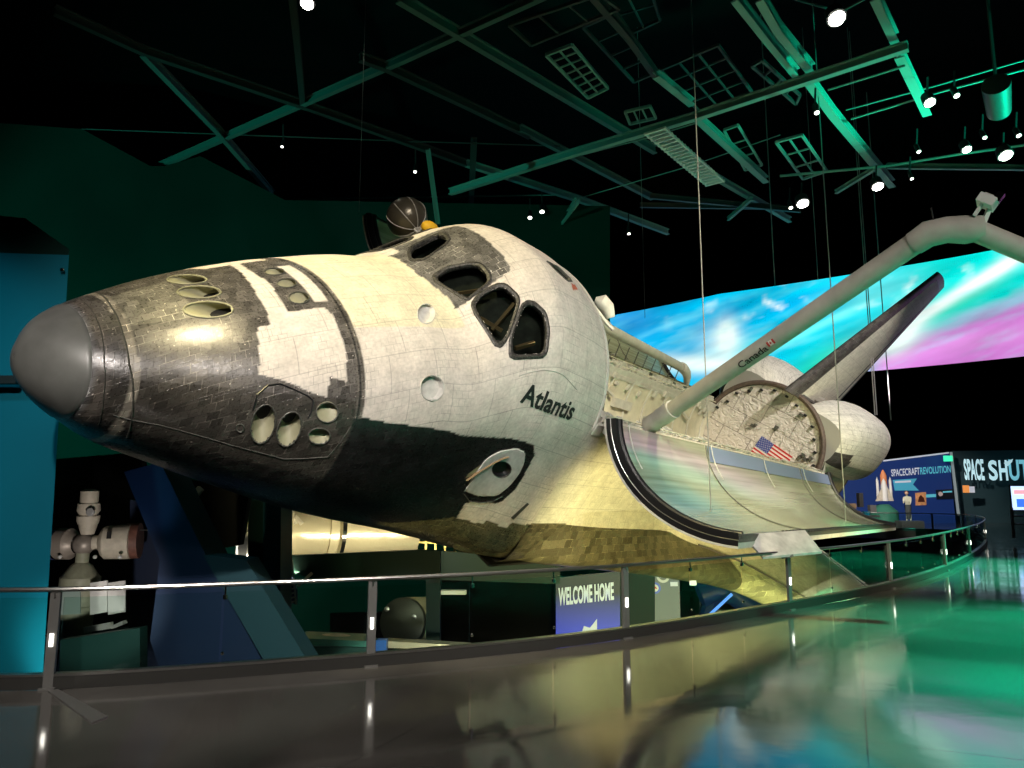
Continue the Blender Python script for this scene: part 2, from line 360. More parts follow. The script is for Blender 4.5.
Z = {
'cap': [(258.2, 0.2444), (256.0, -0.0059), (256.2, -0.1332), (255.5, -0.2468), (255.1, -0.3803), (256.2, -0.5389)] ,
'ring1': [(262.6, 0.1346), (261.2, -0.1093), (259.4, -0.2962), (259.7, -0.4357)] ,
'ring2': [(272.5, 0.2198), (268.6, -0.151), (269.4, -0.3068), (274.9, -0.4808)] ,
'white_panel': [(340.5, 0.1784), (336.4, 0.052), (333.4, -0.0492), (333.1, -0.1218), (331.7, -0.1684), (325.1, -0.1736), (323.1, -0.2476), (321.9, -0.319), (327.8, -0.322), (338.8, -0.3382), (346.3, -0.3521), (354.6, -0.3604), (356.5, -0.3128), (365.5, -0.3221), (366.1, -0.2695), (366.8, -0.195), (366.9, -0.1494), (364.3, -0.115), (343.1, -0.1261), (345.0, -0.0583), (346.9, 0.0171), (350.0, 0.0837), (354.7, 0.1376)] ,
'white_strip': [(370.9, 0.1048), (364.9, 0.0169), (361.1, -0.0955), (367.0, -0.0938), (368.7, -0.0412), (370.8, 0.0237), (374.1, 0.0912)] ,
'band_l': [(377.1, 0.1847), (372.0, 0.0228), (370.7, -0.0987), (370.7, -0.1806), (369.4, -0.2566), (367.7, -0.3169), (366.1, -0.3739), (366.5, -0.4549)] ,
'band_r': [(379.0, 0.1549), (376.4, 0.0085), (375.3, -0.1), (374.7, -0.1809), (373.9, -0.2561), (372.1, -0.3204), (371.1, -0.3875)] ,
'lower': [(371.5, -0.3963), (390.1, -0.4035), (410.4, -0.4077), (438.2, -0.4129), (485.0, -0.4523), (509.4, -0.4612), (523.2, -0.4622), (529.9, -0.4809), (531.3, -0.5104), (532.2, -0.5501), (525.9, -0.5878), (520.7, -0.6058), (492.0, -0.6145), (496.8, -0.6622), (546.8, -0.638), (582.0, -0.605), (582.0, -0.595)] ,
'hatch': [(490.4, -0.5755), (486.9, -0.5496), (484.3, -0.5069), (493.1, -0.4888), (506.7, -0.4801), (517.6, -0.4932), (524.1, -0.5198), (521.6, -0.5568), (515.0, -0.5843), (499.8, -0.5833)] ,
'hatchwin': [(514.2, -0.5298), (515.4, -0.537), (515.0, -0.5436), (513.0, -0.5488), (509.8, -0.5513), (505.8, -0.5506), (501.7, -0.5466), (498.0, -0.54), (495.3, -0.532), (494.1, -0.5241), (494.5, -0.5175), (496.5, -0.5133), (499.7, -0.512), (503.6, -0.5135), (507.7, -0.5174), (511.4, -0.523)] ,
'hatchpanel': [(483.5, -0.576), (494.1, -0.6013), (503.6, -0.6053), (514.7, -0.6016), (520.7, -0.5911)] ,
'handle': [(477.3, -0.5477), (476.7, -0.5372), (487.1, -0.5083), (499.4, -0.4919), (503.6, -0.5013), (492.6, -0.5245)] ,
'w1': [(460.5, 0.1056), (466.4, 0.1247), (483.1, 0.1205), (483.7, 0.0956), (479.6, 0.0677), (460.4, 0.0495), (455.2, 0.0707)] ,
'w2': [(455.1, -0.0189), (463.3, -0.0129), (474.5, -0.0315), (477.8, -0.0486), (477.8, -0.0838), (475.5, -0.1003), (465.4, -0.1124), (460.4, -0.1194), (457.6, -0.1), (453.1, -0.0393)] ,
'w3': [(461.2, -0.1375), (467.2, -0.1221), (477.5, -0.1167), (481.8, -0.1256), (485.3, -0.1597), (484.5, -0.1751), (473.6, -0.2348), (469.2, -0.2456), (465.1, -0.2369), (460.3, -0.1675)] ,
'w4': [(476.1, -0.2375), (486.3, -0.1842), (490.7, -0.1797), (495.3, -0.186), (501.3, -0.2086), (502.4, -0.2413), (501.0, -0.2819), (497.3, -0.2907), (479.3, -0.2819), (475.2, -0.272)] ,
'brow': [(461.5, 0.1672), (500.2, 0.1239), (495.8, 0.0567), (492.4, -0.0104), (490.3, -0.0869), (488.8, -0.0965), (479.7, -0.1042), (467.8, -0.1174), (461.0, -0.1239), (451.1, -0.1316), (451.4, -0.0928), (449.2, -0.0431), (448.6, 0.02), (453.5, 0.065), (456.8, 0.1038)] ,
'over': [(526.3, -0.0729), (545.4, -0.0672), (554.7, -0.0978), (542.4, -0.1114), (532.0, -0.0956)] ,
'red': [(548.7, -0.11), (555.9, -0.1074), (556.1, -0.1204), (544.7, -0.132)] ,
'st1': [(434.9, -0.1417), (432.5, -0.1538), (429.5, -0.1641), (426.3, -0.1712), (423.4, -0.1741), (421.0, -0.1724), (419.6, -0.1665), (419.4, -0.1572), (420.4, -0.1458), (422.6, -0.1337), (425.7, -0.1226), (429.3, -0.1143), (432.7, -0.1105), (435.2, -0.1123), (436.4, -0.1191), (436.2, -0.1295)] ,
'st2': [(426.9, -0.3239), (426.3, -0.3345), (424.6, -0.3438), (421.9, -0.3503), (418.7, -0.353), (415.3, -0.3515), (412.4, -0.3461), (410.5, -0.3376), (409.7, -0.3271), (410.3, -0.3164), (412.2, -0.3071), (415.0, -0.3006), (418.3, -0.298), (421.5, -0.2995), (424.3, -0.305), (426.2, -0.3135)] ,
'F1': [(317.2, 0.0696), (315.5, 0.0595), (312.8, 0.0546), (309.6, 0.0556), (306.3, 0.0628), (303.4, 0.0761), (301.5, 0.094), (300.8, 0.1145), (301.6, 0.1341), (303.6, 0.1488), (306.4, 0.1545), (309.5, 0.15), (312.5, 0.1371), (315.0, 0.1198), (316.9, 0.1012), (317.6, 0.0839)] ,
'F2': [(317.4, -0.0174), (315.7, -0.0281), (312.9, -0.0348), (309.4, -0.0366), (305.6, -0.0329), (302.2, -0.0238), (299.6, -0.0102), (298.4, 0.0061), (298.6, 0.0221), (300.2, 0.0347), (303.0, 0.0417), (306.5, 0.0418), (310.2, 0.0354), (313.7, 0.0242), (316.2, 0.0104), (317.5, -0.0041)] ,
'F3': [(317.4, -0.1041), (315.9, -0.116), (312.9, -0.1247), (308.9, -0.1291), (304.6, -0.1282), (300.7, -0.1218), (297.6, -0.1102), (295.9, -0.0951), (295.8, -0.0792), (297.3, -0.0656), (300.2, -0.0565), (304.1, -0.0534), (308.4, -0.0566), (312.4, -0.0649), (315.6, -0.0768), (317.4, -0.0905)] ,
'U1': [(360.0, 0.0534), (358.6, 0.0459), (356.6, 0.0407), (354.3, 0.0383), (352.1, 0.0392), (350.3, 0.0433), (349.2, 0.0501), (348.9, 0.0587), (349.6, 0.0679), (351.1, 0.0763), (353.2, 0.0823), (355.5, 0.0848), (357.7, 0.0836), (359.5, 0.0787), (360.5, 0.0711), (360.7, 0.0623)] ,
'U2': [(359.3, -0.0138), (358.0, -0.0215), (356.0, -0.0273), (353.8, -0.0304), (351.6, -0.0304), (349.8, -0.0273), (348.5, -0.0214), (348.1, -0.0134), (348.6, -0.0047), (349.9, 0.0035), (351.9, 0.0098), (354.2, 0.0131), (356.5, 0.0129), (358.3, 0.0092), (359.5, 0.0028), (359.8, -0.0053)] ,
'U3': [(359.5, -0.0792), (358.2, -0.0878), (356.3, -0.0946), (354.0, -0.0986), (351.7, -0.0994), (349.7, -0.0968), (348.4, -0.091), (347.9, -0.0828), (348.3, -0.0735), (349.5, -0.0644), (351.5, -0.0571), (353.9, -0.0528), (356.2, -0.0522), (358.2, -0.0553), (359.5, -0.0617), (360.0, -0.0701)] ,
'L1': [(332.7, -0.4471), (332.8, -0.4666), (332.1, -0.4836), (330.7, -0.4948), (328.7, -0.4983), (326.3, -0.4931), (323.9, -0.48), (322.2, -0.4616), (321.5, -0.4409), (321.8, -0.4212), (323.0, -0.4054), (324.9, -0.3957), (327.1, -0.3935), (329.1, -0.3988), (330.9, -0.4108), (332.1, -0.4276)] ,
'L2': [(345.6, -0.4517), (345.4, -0.4683), (344.5, -0.4822), (342.9, -0.4908), (340.7, -0.4925), (338.2, -0.4867), (336.0, -0.4745), (334.5, -0.4582), (334.1, -0.4405), (334.6, -0.4242), (336.1, -0.4115), (338.1, -0.4042), (340.4, -0.4034), (342.4, -0.4089), (344.1, -0.4199), (345.2, -0.4348)] ,
'L3': [(361.9, -0.3925), (361.9, -0.4013), (361.0, -0.4092), (359.5, -0.415), (357.4, -0.418), (355.1, -0.4175), (353.0, -0.4136), (351.4, -0.4069), (350.6, -0.3983), (350.7, -0.3893), (351.6, -0.3813), (353.3, -0.3754), (355.4, -0.3727), (357.6, -0.3735), (359.6, -0.3775), (361.1, -0.3842)] ,
'L4': [(361.4, -0.4481), (361.6, -0.4557), (361.0, -0.4627), (359.6, -0.4683), (357.6, -0.4714), (355.4, -0.4716), (353.1, -0.4687), (351.3, -0.4632), (350.2, -0.456), (350.0, -0.4483), (350.7, -0.4412), (352.2, -0.4359), (354.2, -0.4331), (356.4, -0.4331), (358.6, -0.436), (360.3, -0.4412)] ,
'L5': [(319.4, -0.4633), (319.6, -0.4677), (319.5, -0.4717), (319.1, -0.4748), (318.5, -0.4765), (317.8, -0.4765), (317.1, -0.4748), (316.5, -0.4717), (316.1, -0.4676), (315.9, -0.4631), (316.1, -0.4591), (316.5, -0.4561), (317.1, -0.4545), (317.8, -0.4546), (318.5, -0.4563), (319.0, -0.4593)] ,
'text': [(487.1, -0.3755), (545.6, -0.3982), (492.0, -0.3498)] ,

}
Z['hatch'] = [(484,-.583),(484,-.545),(484,-.509),(488,-.497),(494,-.489),(507,-.484),(517,-.490),(523,-.510),(525,-.535),(523,-.565),(517,-.592),(500,-.598)]
def smoothpoly(P, k=2):
    for _ in range(k):
        Q = []
        for a, b in zip(P, P[1:]+P[:1]):
            Q += [(a[0]*.84+b[0]*.16, a[1]*.84+b[1]*.16), (a[0]*.16+b[0]*.84, a[1]*.16+b[1]*.84)]
        P = Q
    return P
def scalepoly(P, k):
    cx = sum(p[0] for p in P)/len(P); cy = sum(p[1] for p in P)/len(P); return [(cx+(p[0]-cx)*k, cy+(p[1]-cy)*k) for p in P]
def mirror(P): return [(x, -s) for x, s in P][::-1]
HOLES = []
WIN = [smoothpoly(Z[k], 1) for k in ('w2', 'w3', 'w4')]; w1 = smoothpoly(Z['w1'], 1)
WINS = WIN+[w1]+[[(x-4, s+.05) for x, s in mirror(WIN[1])], mirror(WIN[2])]
NOZ = [Z[k] for k in ('F1','F2','F3','U1','U2','U3','L1','L2','L3','L4')]; NOZS = NOZ+[mirror(Z[k]) for k in ('L1','L2','L3','L4')]
STAR = [Z['st1'], Z['st2']]
OVER = [Z['over'], mirror(Z['over'])]
HOLES = [scalepoly(p, .95) for p in WINS+NOZS+STAR+OVER]+[Z['hatchwin']]
HB_ = [bb(p) for p in HOLES]
BROW = Z['brow']; BROW2 = BROW+[]
def edge_at(P, s):          # X on an open seam curve at s (sorted by s)
    P = sorted(P, key=lambda p: p[1])
    if s <= P[0][1]: return P[0][0]
    for a, b in zip(P, P[1:]):
        if s <= b[1]: return a[0]+(b[0]-a[0])*(s-a[1])/(b[1]-a[1])
    return P[-1][0]
LOW = [(371.5,-.396),(390,-.4035),(410,-.4077),(438,-.4128),(485,-.4545),(509.4,-.467),(523.2,-.4707),(529.9,-.4912),(531.3,-.5218),(532.6,-.5629),(527.1,-.6006),(521,-.610),(492.4,-.6165),(496.8,-.6622),(510,-.659),(510,-.664),(524,-.661),(524,-.651),(540,-.648),(540,-.654),(553,-.652),(553,-.641),(582,-.636),(590,-1.1),(371,-1.1)]
EDGEP = [(440,-.69),(497,-.655),(518,-.645),(547,-.63),(583,-.62),(583,-.765),(540,-.755),(490,-.735),(440,-.705)]
WP = [(341,.17),(336.4,.052),(333.4,-.0492),(333.1,-.1218),(331.7,-.1684),(325.1,-.1736),(323.1,-.2476),(321.9,-.319),(327.8,-.322),(338.8,-.3382),(346.3,-.3521),(354.6,-.3604),(356.5,-.3128),(365.5,-.3221),(366.1,-.2695),(366.8,-.195),(366.9,-.1494),(364.3,-.115),(343.1,-.1261),(344,-.0583),(344.5,0),(344,.0583),(344,.11),(347,.17)]
WHITE = (.66,.60,.53,0); CREAM = (.70,.64,.46,0); GREYT = (.085,.078,.070,1); BLK = (.013,.013,.013,1); BAND = (.11,.10,.085,1); BROWC = (.12,.115,.105,1)
def paint(X, s):
    a = -abs(s)
    if X < 257: return (.2,.2,.2,1)
    if X < 371:
        if inpoly(X, a if s < -.1 or s > .17 else s, WP) : return WHITE
        if 361 < X < 369 and -.0938 < -abs(s) and not (X < 366.5 and abs(s) > .095): return WHITE
        if s > -.12 and False: return WHITE
        if X < 262: return (.12,.105,.09,1)
        d = abs(X-(270+2*abs(s)*2))
        if d < 1.8: return (.30,.27,.22,1)
        if a < -.56: return (.03,.028,.025,1)
        if a < -.36: return (.05,.045,.038,1)
        if 272 < X < 300 and a > -.12: return (.17,.16,.135,1)
        return GREYT
    if X < 375.5 and a > -.40:
        return BAND if not (372.6 < X < 373.4) else (.02,.02,.02,1)
    if inpoly(X, a, LOW):
        if inpoly(X, a, EDGEP): return (.085,.078,.045,1)
        if inpoly(X, a, Z['hatch']) and s < 0: return (.62,.61,.55,0)
        if inpoly(X, s, Z['handle']): return (.35,.30,.17,0)
        return BLK
    if inpoly(X, a, BROW) or inpoly(X, s, BROW) or (a > -.06 and 452 < X < 492): return BROWC
    if inpoly(X, s, Z['red']): return (.5,.12,.06,0)
    if inpoly(X, s, scalepoly(Z['st2'], 1.0)): return (.5,.5,.45,0)
    if a > -.18 and X < 452: return CREAM
    return WHITE
def hull_mesh():
    L430 = half(430)[1]
    xs = [236.002+(math.sqrt(346)*i/70)**2 for i in range(22)]; x = xs[-1]
    while x < 581: x += 1.15; xs.append(min(x, 582))
    if xs[-1] < 582: xs.append(582.)
    ss = []; s = -1.
    while s < -.72: ss.append(s); s += .02
    while s < .2: ss.append(s); s += .0036
    while s < .999: ss.append(s); s += .015
    ss.append(1.)
    ni, nj = len(xs), len(ss); vs = []; uv = []; col = []
    for X in xs:
        L = half(X)[1]
        for s in ss:
            vs.append((Vector(hp(X, s))-ORG)*IN); uv.append((X, s*(L if X < 430 else L430))); col.append(paint(X, s))
    fs = []
    for i in range(ni-1):
        xc = (xs[i]+xs[i+1])/2; act = [(P, b) for P, b in zip(HOLES, HB_) if b[0] < xc < b[1]]
        for j in range(nj-1):
            sc = (ss[j]+ss[j+1])/2
            if any(b[2] < sc < b[3] and inpoly(xc, sc, P) for P, b in act): continue
            fs.append((i*nj+j, i*nj+j+1, (i+1)*nj+j+1, (i+1)*nj+j))
    me = bpy.data.meshes.new('forward_fuselage'); me.from_pydata(vs, [], fs)
    ul = me.uv_layers.new(name='UVMap'); lv = [0]*len(me.loops); me.loops.foreach_get('vertex_index', lv)
    ul.data.foreach_set('uv', [c for v in lv for c in uv[v]])
    ca = me.color_attributes.new('paint', 'FLOAT_COLOR', 'POINT'); ca.data.foreach_set('color', [c for k in col for c in k])
    me.polygons.foreach_set('use_smooth', [True]*len(me.polygons)); me.materials.append(M['skin'])
    o = bpy.data.objects.new('forward_fuselage', me); C.objects.link(o); o.parent = orb; return o
hull = hull_mesh()
# nose cap : a smooth grey shell just proud of the hull
P = []
for i in range(26):
    X = 236.002+(20.2)*(i/25)**2
    P.append([hp(X, -1+2*j/80, .35 if i else .1) for j in range(81)])
P.append([hp(256.8, -1+2*j/80, -.3) for j in range(81)])
grid(P, 'nose_cap', 'rcc', label='smooth grey nose cap')
def ribbon(P, k0, k1, o0, o1, name, m, parent, curve=True, lab=None):
    """frame band between the outline scaled k0 and scaled k1"""
    A = scalepoly(P, k0); B = scalepoly(P, k1); rows = []
    for k, off in ((k0, -.3), (k0, o0), ((k0+k1)/2, (o0+o1)/2+.5), (k1, o1), (k1, -3)):
        Q = scalepoly(P, k); rows.append([hp(x, s, off) for x, s in Q+Q[:1]])
    return grid(rows, name, m, parent, label=lab, smooth=False)
def cap(P, off, name, m, parent, k=1):
    Q = scalepoly(P, k); mb = MB(); vs = [hp(x, s, off) for x, s in Q]; c = sum((Vector(v) for v in vs), Vector())/len(vs)
    mb.add([c]+vs, [(0, i+1, (i+1) % len(vs)+1) for i in range(len(vs))]); return part(mb, name, m, parent)
for P in WINS:
    fr = ribbon(P, 1.12, .93, .5, .2, 'window_frame', 'frame', orb)
    cap(P, -1.6, 'window_pane', 'oglass', fr, .96)
P = smoothpoly(Z['over'], 1)
for P in (P, mirror(P)):
    fr = ribbon(P, 1.1, .9, .4, 0, 'overhead_window', 'rim', orb); cap(P, -1.2, 'window_pane', 'oglass', fr, .95)
# dark cabin lining behind the windows with seats and the dashboard top
rows = [[hp(X, s/20*.42, -11) for s in range(-20, 21)] for X in (440, 455, 470, 485, 500, 520, 540, 560)]
cabl = bpy.data.lights.new('cabin_fill', 'POINT'); cabl.energy = 14; cabl.color = (.85,1,.8); cabl.shadow_soft_size = .05; co_ = bpy.data.objects.new('cabin_fill', cabl); C.objects.link(co_); co_.location = ow((480,-20,445))  # added fill inside the cabin, brightens the view through the panes
grid(rows, 'cabin_lining', mat('cabin_grey', (.05,.055,.045), .7, var=.5, vscale=6))
mb = MB()
for a, b in (((467,-.205,-5),(484,-.165,-5)), ((463,-.165,-5),(473,-.215,-4))):
    mb.bar(hp(*a), hp(*b), 2.2, 2.5)
mb.bar(hp(480,-.262,-4), hp(494,-.262,-4), 2.4, 2.5); mb.bar(hp(459,-.08,-5), hp(472,-.10,-5), 2, 2)
part(mb, 'cabin_seat', 'tan', label='tan padded seat behind the windows')
# thrusters
def cup(P, inward, depth, name, m, parent, k=.72, min_='nozzle_in', rimr=.9, rimm='rim', throat=True):
    base = [Vector(hp(x, s, .3)) for x, s in P]; c = sum(base, Vector())/len(base); n = Vector(inward).normalized(); rows = []
    for t in (0, .25, .5, .75, 1):
        kk = 1+(k-1)*t**.8; rows.append([c+(p-c)*kk+n*depth*t for p in base+base[:1]])
    o = grid(rows, name, m, parent); mb = MB(); lastr = rows[-1][:-1]; cc = c+n*depth
    mb.add([cc]+lastr, [(0, i+1, (i+1) % len(lastr)+1) for i in range(len(lastr))]); part(mb, 'throat', min_ if throat else m, o)
    mb = MB(); mb.poly([Vector(hp(x, s, .25)) for x, s in P], rimr, 6, closed=True); part(mb, 'rim', rimm, o, smooth=True); return o
dirs = [(1,0,.02)]*3+[(1,-.15,-.1)]*3+[(.1,.75,.65)]*4+[(.1,-.75,.65)]*4
for i, (P, n) in enumerate(zip(NOZS, dirs)):
    cup(P, n, 13 if i < 3 else 9 if i < 6 else 10, 'thruster_nozzle', 'nozzle', orb, k=.82 if i < 6 else .66, rimr=.55 if i < 3 else .45, rimm='nozzle' if i < 3 else 'rim')
cup(Z['L5'], (0,.7,.6), 1, 'small_port', 'rim', orb, rimr=.4)
M['sensor'] = mat('sensor_white', (.55,.54,.50), .7, var=.15, vscale=9)
for P in STAR: cup(P, (0,.9,-.5), 3.5, 'star_tracker_well', 'sensor', orb, k=.9, rimr=.25, rimm='sensor', throat=False)
# panel outline round the side thrusters, seams on the lower nose
def seam(pts, name, m, r=.35, off=.15, closed=False, n=8):
    Q = []
    for a, b in (zip(pts, pts[1:]+pts[:1]) if closed else zip(pts, pts[1:])):
        Q += [hp(a[0]+(b[0]-a[0])*t/n, a[1]+(b[1]-a[1])*t/n, off) for t in range(n)]
    if not closed: Q.append(hp(*pts[-1], off))
    return part(MB().poly(Q, r, 5, closed=closed), name, m)
seam([(320.8,-.412),(321.5,-.372),(326,-.345),(331.6,-.338),(345.5,-.362),(348.2,-.372),(348.2,-.398),(347.3,-.4134)], 'panel_seam', 'blackgloss', .45)
seam([(272.5,.22),(269.5,.03),(268.6,-.151),(269.4,-.3068),(273,-.45),(278,-.6)], 'panel_seam', 'rim', .5)
seam([(268,-.52),(286,-.5078),(318.2,-.52),(345,-.527),(366,-.50),(370.5,-.42)], 'panel_seam', 'rim', .3)
seam([(262,.12),(261,-.1),(260.5,-.3),(262,-.45),(266,-.6)], 'panel_seam', 'rim', .3)
seam([(540,-.34),(520,-.325),(500,-.318),(482,-.322)], 'panel_seam', 'greywhite', .3)
# crew hatch
hm = MB(); Q = [(x, s) for x, s in smoothpoly(Z['hatch'], 1)]
rows = [[hp(x, s, o) for x, s in scalepoly(Q, k)+scalepoly(Q, k)[:1]] for k, o in ((1.02, -.2), (1, .7), (.9, .9))]
ht = grid(rows, 'crew_hatch', 'sensor', smooth=False, label='white crew hatch with a round window')
hw = Z['hatchwin']; rows = [[hp(x, s, .9) for x, s in Q[::2]+Q[:1]]]
mb = MB(); A = [Vector(hp(x, s, .8)) for x, s in scalepoly(Q, .96)]; nA = len(A)
Bq = [Vector(hp(x, s, .9)) for x, s in scalepoly(hw, 1.0)]
# flat ring between hatch outline and the round window
def ang(p, c): return math.atan2((p[1]-c[1])*330, p[0]-c[0])
cx = sum(p[0] for p in hw)/len(hw); cy = sum(p[1] for p in hw)/len(hw)
rows = []
outl = scalepoly(Q, .97)
def hit(P, th):
    best = 0; dx, dy = math.cos(th), math.sin(th)/330
    for t in range(1, 400):
        if not inpoly(cx+dx*t*.15, cy+dy*t*.15, P): return t*.15
    return 5
for k in range(7):
    r = []
    for j in range(49):
        th = 2*math.pi*j/48; a = hit(hw, th); b = hit(outl, th); t = k/6; rr_ = a+(b-a)*t
        r.append(hp(cx+math.cos(th)*rr_, cy+math.sin(th)/330*rr_, .85))
    rows.append(r)
grid(rows, 'hatch_skin', 'sensor', ht)
cup(hw, (0,.95,.2), 3, 'hatch_window', 'blackgloss', ht, k=.8, rimr=.5, rimm='rim')
seam([(478,-.553),(486,-.530),(497,-.508),(503,-.502)], 'hatch_handle', 'tan', .8, 1.0)
seam([(484,-.590),(495,-.612),(506,-.614),(517,-.606),(523,-.59)], 'panel_seam', 'rim', .4)
# lettering wrapped on the hull
vs, fs, x0, x1 = text_mesh('Atlantis', 1, 1, 0, .028, 2)
cap_h = .72; mb = MB(); W = 58.5; H = 15.5
X0, S0, X1, S1 = 487.5, -.3775, 545.6, -.4085
def s_at(X, z):
    a, b = -.55, -.2
    for _ in range(24):
        m_ = (a+b)/2
        if hp(X, m_)[2] < z: a = m_
        else: b = m_
    return a
H = 13.2
mb.add([hp(X0+(q.x-x0)/(x1-x0)*(X1-X0)+q.y/cap_h*.8, s_at(X0+(q.x-x0)/(x1-x0)*(X1-X0)+q.y/cap_h*.8, 415.5-1.5*(q.x-x0)/(x1-x0)+q.y/cap_h*H), .35) for q in vs], fs)
part(mb, 'name_lettering', 'text_black', label='black lettering below the side windows')
# rear closing bulkhead of the cabin
def sec(X, n=120): return [hp(X, -1+2*j/n) for j in range(n+1)]
mb = MB(); S_ = sec(582); c = (582, 0, 390); mb.add([c]+S_, [(0, i+1, i+2) for i in range(120)]); part(mb, 'cabin_bulkhead', 'liner')
mb = MB(); mb.poly([hp(582, -.40+.8*j/60, -1) for j in range(61)], 2.0, 8); part(mb, 'cabin_rear_seal', 'greywhite', smooth=True)
# ---------------- middle fuselage sides and belly
def midsec(X):
    a = [(X,-105.8,412),(X,-106,395),(X,-106,370),(X,-106,345),(X,-106,322),(X,-106,295),(X,-104,285),(X,-98,277),(X,-60,273),(X,0,272)]
    return a+[(x,-y,z) for x,y,z in a[:-1][::-1]]
grid([midsec(X) for X in range(580, 1321, 20)], 'middle_fuselage', 'white_tile')
mf = bpy.data.objects['middle_fuselage']; mf.data.materials.append(M['edge_tile'])
for p in mf.data.polygons:
    if (p.center/IN+ORG).z < 321: p.material_index = 1
mb = MB(); mb.box((945,0,270.5), (730,190,2)); part(mb, 'belly_tiles', 'black_tile')
# ---------------- wings
XLE = [(93,520),(96,556),(99,574),(104,600),(108.5,620),(113,640),(127,729),(140,804),(165,922),(181,968),(195,995),(215,1018),(260,1065),(350,1160),(440,1255),(462,1290),(468,1330)]
XTE = [(96,1478),(200,1478),(240,1475),(300,1462),(400,1440),(468,1425)]
def itp(T, v):
    if v <= T[0][0]: return T[0][1]
    for a, b in zip(T, T[1:]):
        if v <= b[0]: return a[1]+(b[1]-a[1])*(v-a[0])/(b[0]-a[0])
    return T[-1][1]
LEI = sorted((x, y) for y, x in XLE)
def wz(X, Y):
    le = itp(LEI, X) if X < 1330 else 468; xl = itp(XLE, Y); xt = itp(XTE, Y)
    d = min(le-Y, (X-xl)*.75); d = max(d, 0); te = max(0, min(1, (xt-X)/300)); R = 16
    up = 13*math.sqrt(max(0, 1-(1-min(d/R, 1))**2))*min(1, te*6)+min(max(d-R, 0)*.16, 26)*te
    fil = 46*math.exp(-(Y-103)/ (7+max(0, X-640)*.022))*(1 if X < 1200 else max(0, (1450-X)/250)) if Y > 103 else 46
    fil *= min(1, d/(8+max(0, min(14, (X-640)*.05))))
    dn = 13*math.sqrt(max(0, 1-(1-min(d/12, 1))**2))*min(1, te*6)+6*te*min(1, d/40)
    zc = 291-(4*(1-te))
    return zc+up+fil, zc-dn
def wing(sg):
    ys = [93,96,98,100,102,104,106,108,110,112,114,117,120,124,128,133,138,144,150,158,166,175,184,192,200,210,222,236,252,270,290,312,336,360,385,410,430,446,456,462,466,468]
    up = []; us = [(i/70)**1.6 for i in range(71)]
    for Y in ys:
        xl, xt = itp(XLE, Y), itp(XTE, Y); r = []
        for u in us[::-1]: X = xl+(xt-xl)*u; r.append((X, sg*Y, wz(X, Y)[1]))
        for u in us[1:]: X = xl+(xt-xl)*u; r.append((X, sg*Y, wz(X, Y)[0]))
        up.append(r)
    o = grid(up, 'wing', 'wing_white', uvf=lambda v: (v[0], abs(v[1])-v[2]), flip=sg > 0)
    A_e, A_r, A_l = [], [], []
    nj = len(up[0])
    for v in o.data.vertices:
        c = v.co/IN+ORG; Y = abs(c.y); le = itp(LEI, c.x) if c.x < 1330 else 468
        d = le-Y if c.x < 1000 else min(le-Y, (c.x-itp(XLE, Y))*.75); j = v.index % nj
        A_e.append(max(d-30, c.z-321) if c.x > 575 else max(d-30, c.z-325)); A_r.append(960-c.x); A_l.append(1 if j >= 70 else (6-d) )
    for n_, D_ in (('edged', A_e), ('rcc', A_r), ('low', A_l)):
        at_ = o.data.attributes.new(n_, 'FLOAT', 'POINT'); at_.data.foreach_set('value', D_)
    q = []
    for k in range(30):
        X = 900+k*9; le = itp(LEI, X); Y = le-30; q.append((X, sg*Y, wz(X, Y)[0]+.4))
    part(MB().poly(q, 1.3, 6), 'leading_edge_seam', 'dark_tile', o)
    # elevon hinge lines
    mb = MB()
    for a, b in (((1368,118),(1352,300)), ((1352,306),(1340,455))):
        q = [(a[0]+(b[0]-a[0])*t/12, a[1]+(b[1]-a[1])*t/12) for t in range(13)]
        mb.poly([(x, sg*y, wz(x, y)[0]+.3) for x, y in q], 1.4, 6)
    part(mb, 'elevon_hinge', 'dark_tile', o)
    mb = MB()
    if sg < 0:
        for x, y, w, h in ((648,-113.5,11,2.6),):
            pass
    return o
wing(-1); wing(1)
# small marks on the port side above the wing glove
mb = MB()
mb.add([hp(548,-.628,.4), hp(556,-.588,.4), hp(560,-.590,.4), hp(553,-.632,.4)], [(0,1,2,3)]); part(mb, 'vent_slot', 'rim')
# ---------------- payload bay
rows = []
for X in range(584, 1306, 12):
    rows.append([(X, 93*math.cos(math.radians(a)), 404-95*math.sin(math.radians(a))) for a in range(-2, 183, 5)])
lin = grid(rows, 'bay_liner', 'liner')
for X in range(598, 1300, 57):
    mb = MB(); a0 = [(X, 92*math.cos(math.radians(a)), 404-94*math.sin(math.radians(a))) for a in range(0, 181, 6)]
    mb.poly(a0, 1.5, 5); part(mb, 'bay_frame', 'greywhite')
for sg in (-1, 1):
    mb = MB(); mb.box((945, sg*100, 411), (724, 13, 9)); mb.box((945, sg*94, 405), (720, 4, 6))
    X = 590
    while X < 1295:
        w = rnd.uniform(3, 9); mb.box((X, sg*rnd.uniform(97, 105), 418), (w, rnd.uniform(3, 9), rnd.uniform(4, 13)))
        if rnd.random() < .5: mb.box((X+rnd.uniform(-3,3), sg*108, rnd.uniform(409, 417)), (rnd.uniform(2, 7), 5, rnd.uniform(4, 11)))
        if rnd.random() < .45: mb.box((X, sg*90, rnd.uniform(392, 408)), (rnd.uniform(4, 12), 4, rnd.uniform(4, 10)))
        X += w+rnd.uniform(2, 8)
    part(mb, 'sill_longeron', 'greywhite')
    mb = MB()
    for X in range(596, 1300, 14):
        mb.tube((X, sg*101, 417), (X+rnd.uniform(-3, 3), sg*106, 423), .7, n=5)
    mb.tube((588, sg*96, 419), (1300, sg*96, 419), .8, n=5); mb.tube((588, sg*104, 424), (1300, sg*104, 424), .6, n=5)
    part(mb, 'latch_linkage', 'liner')
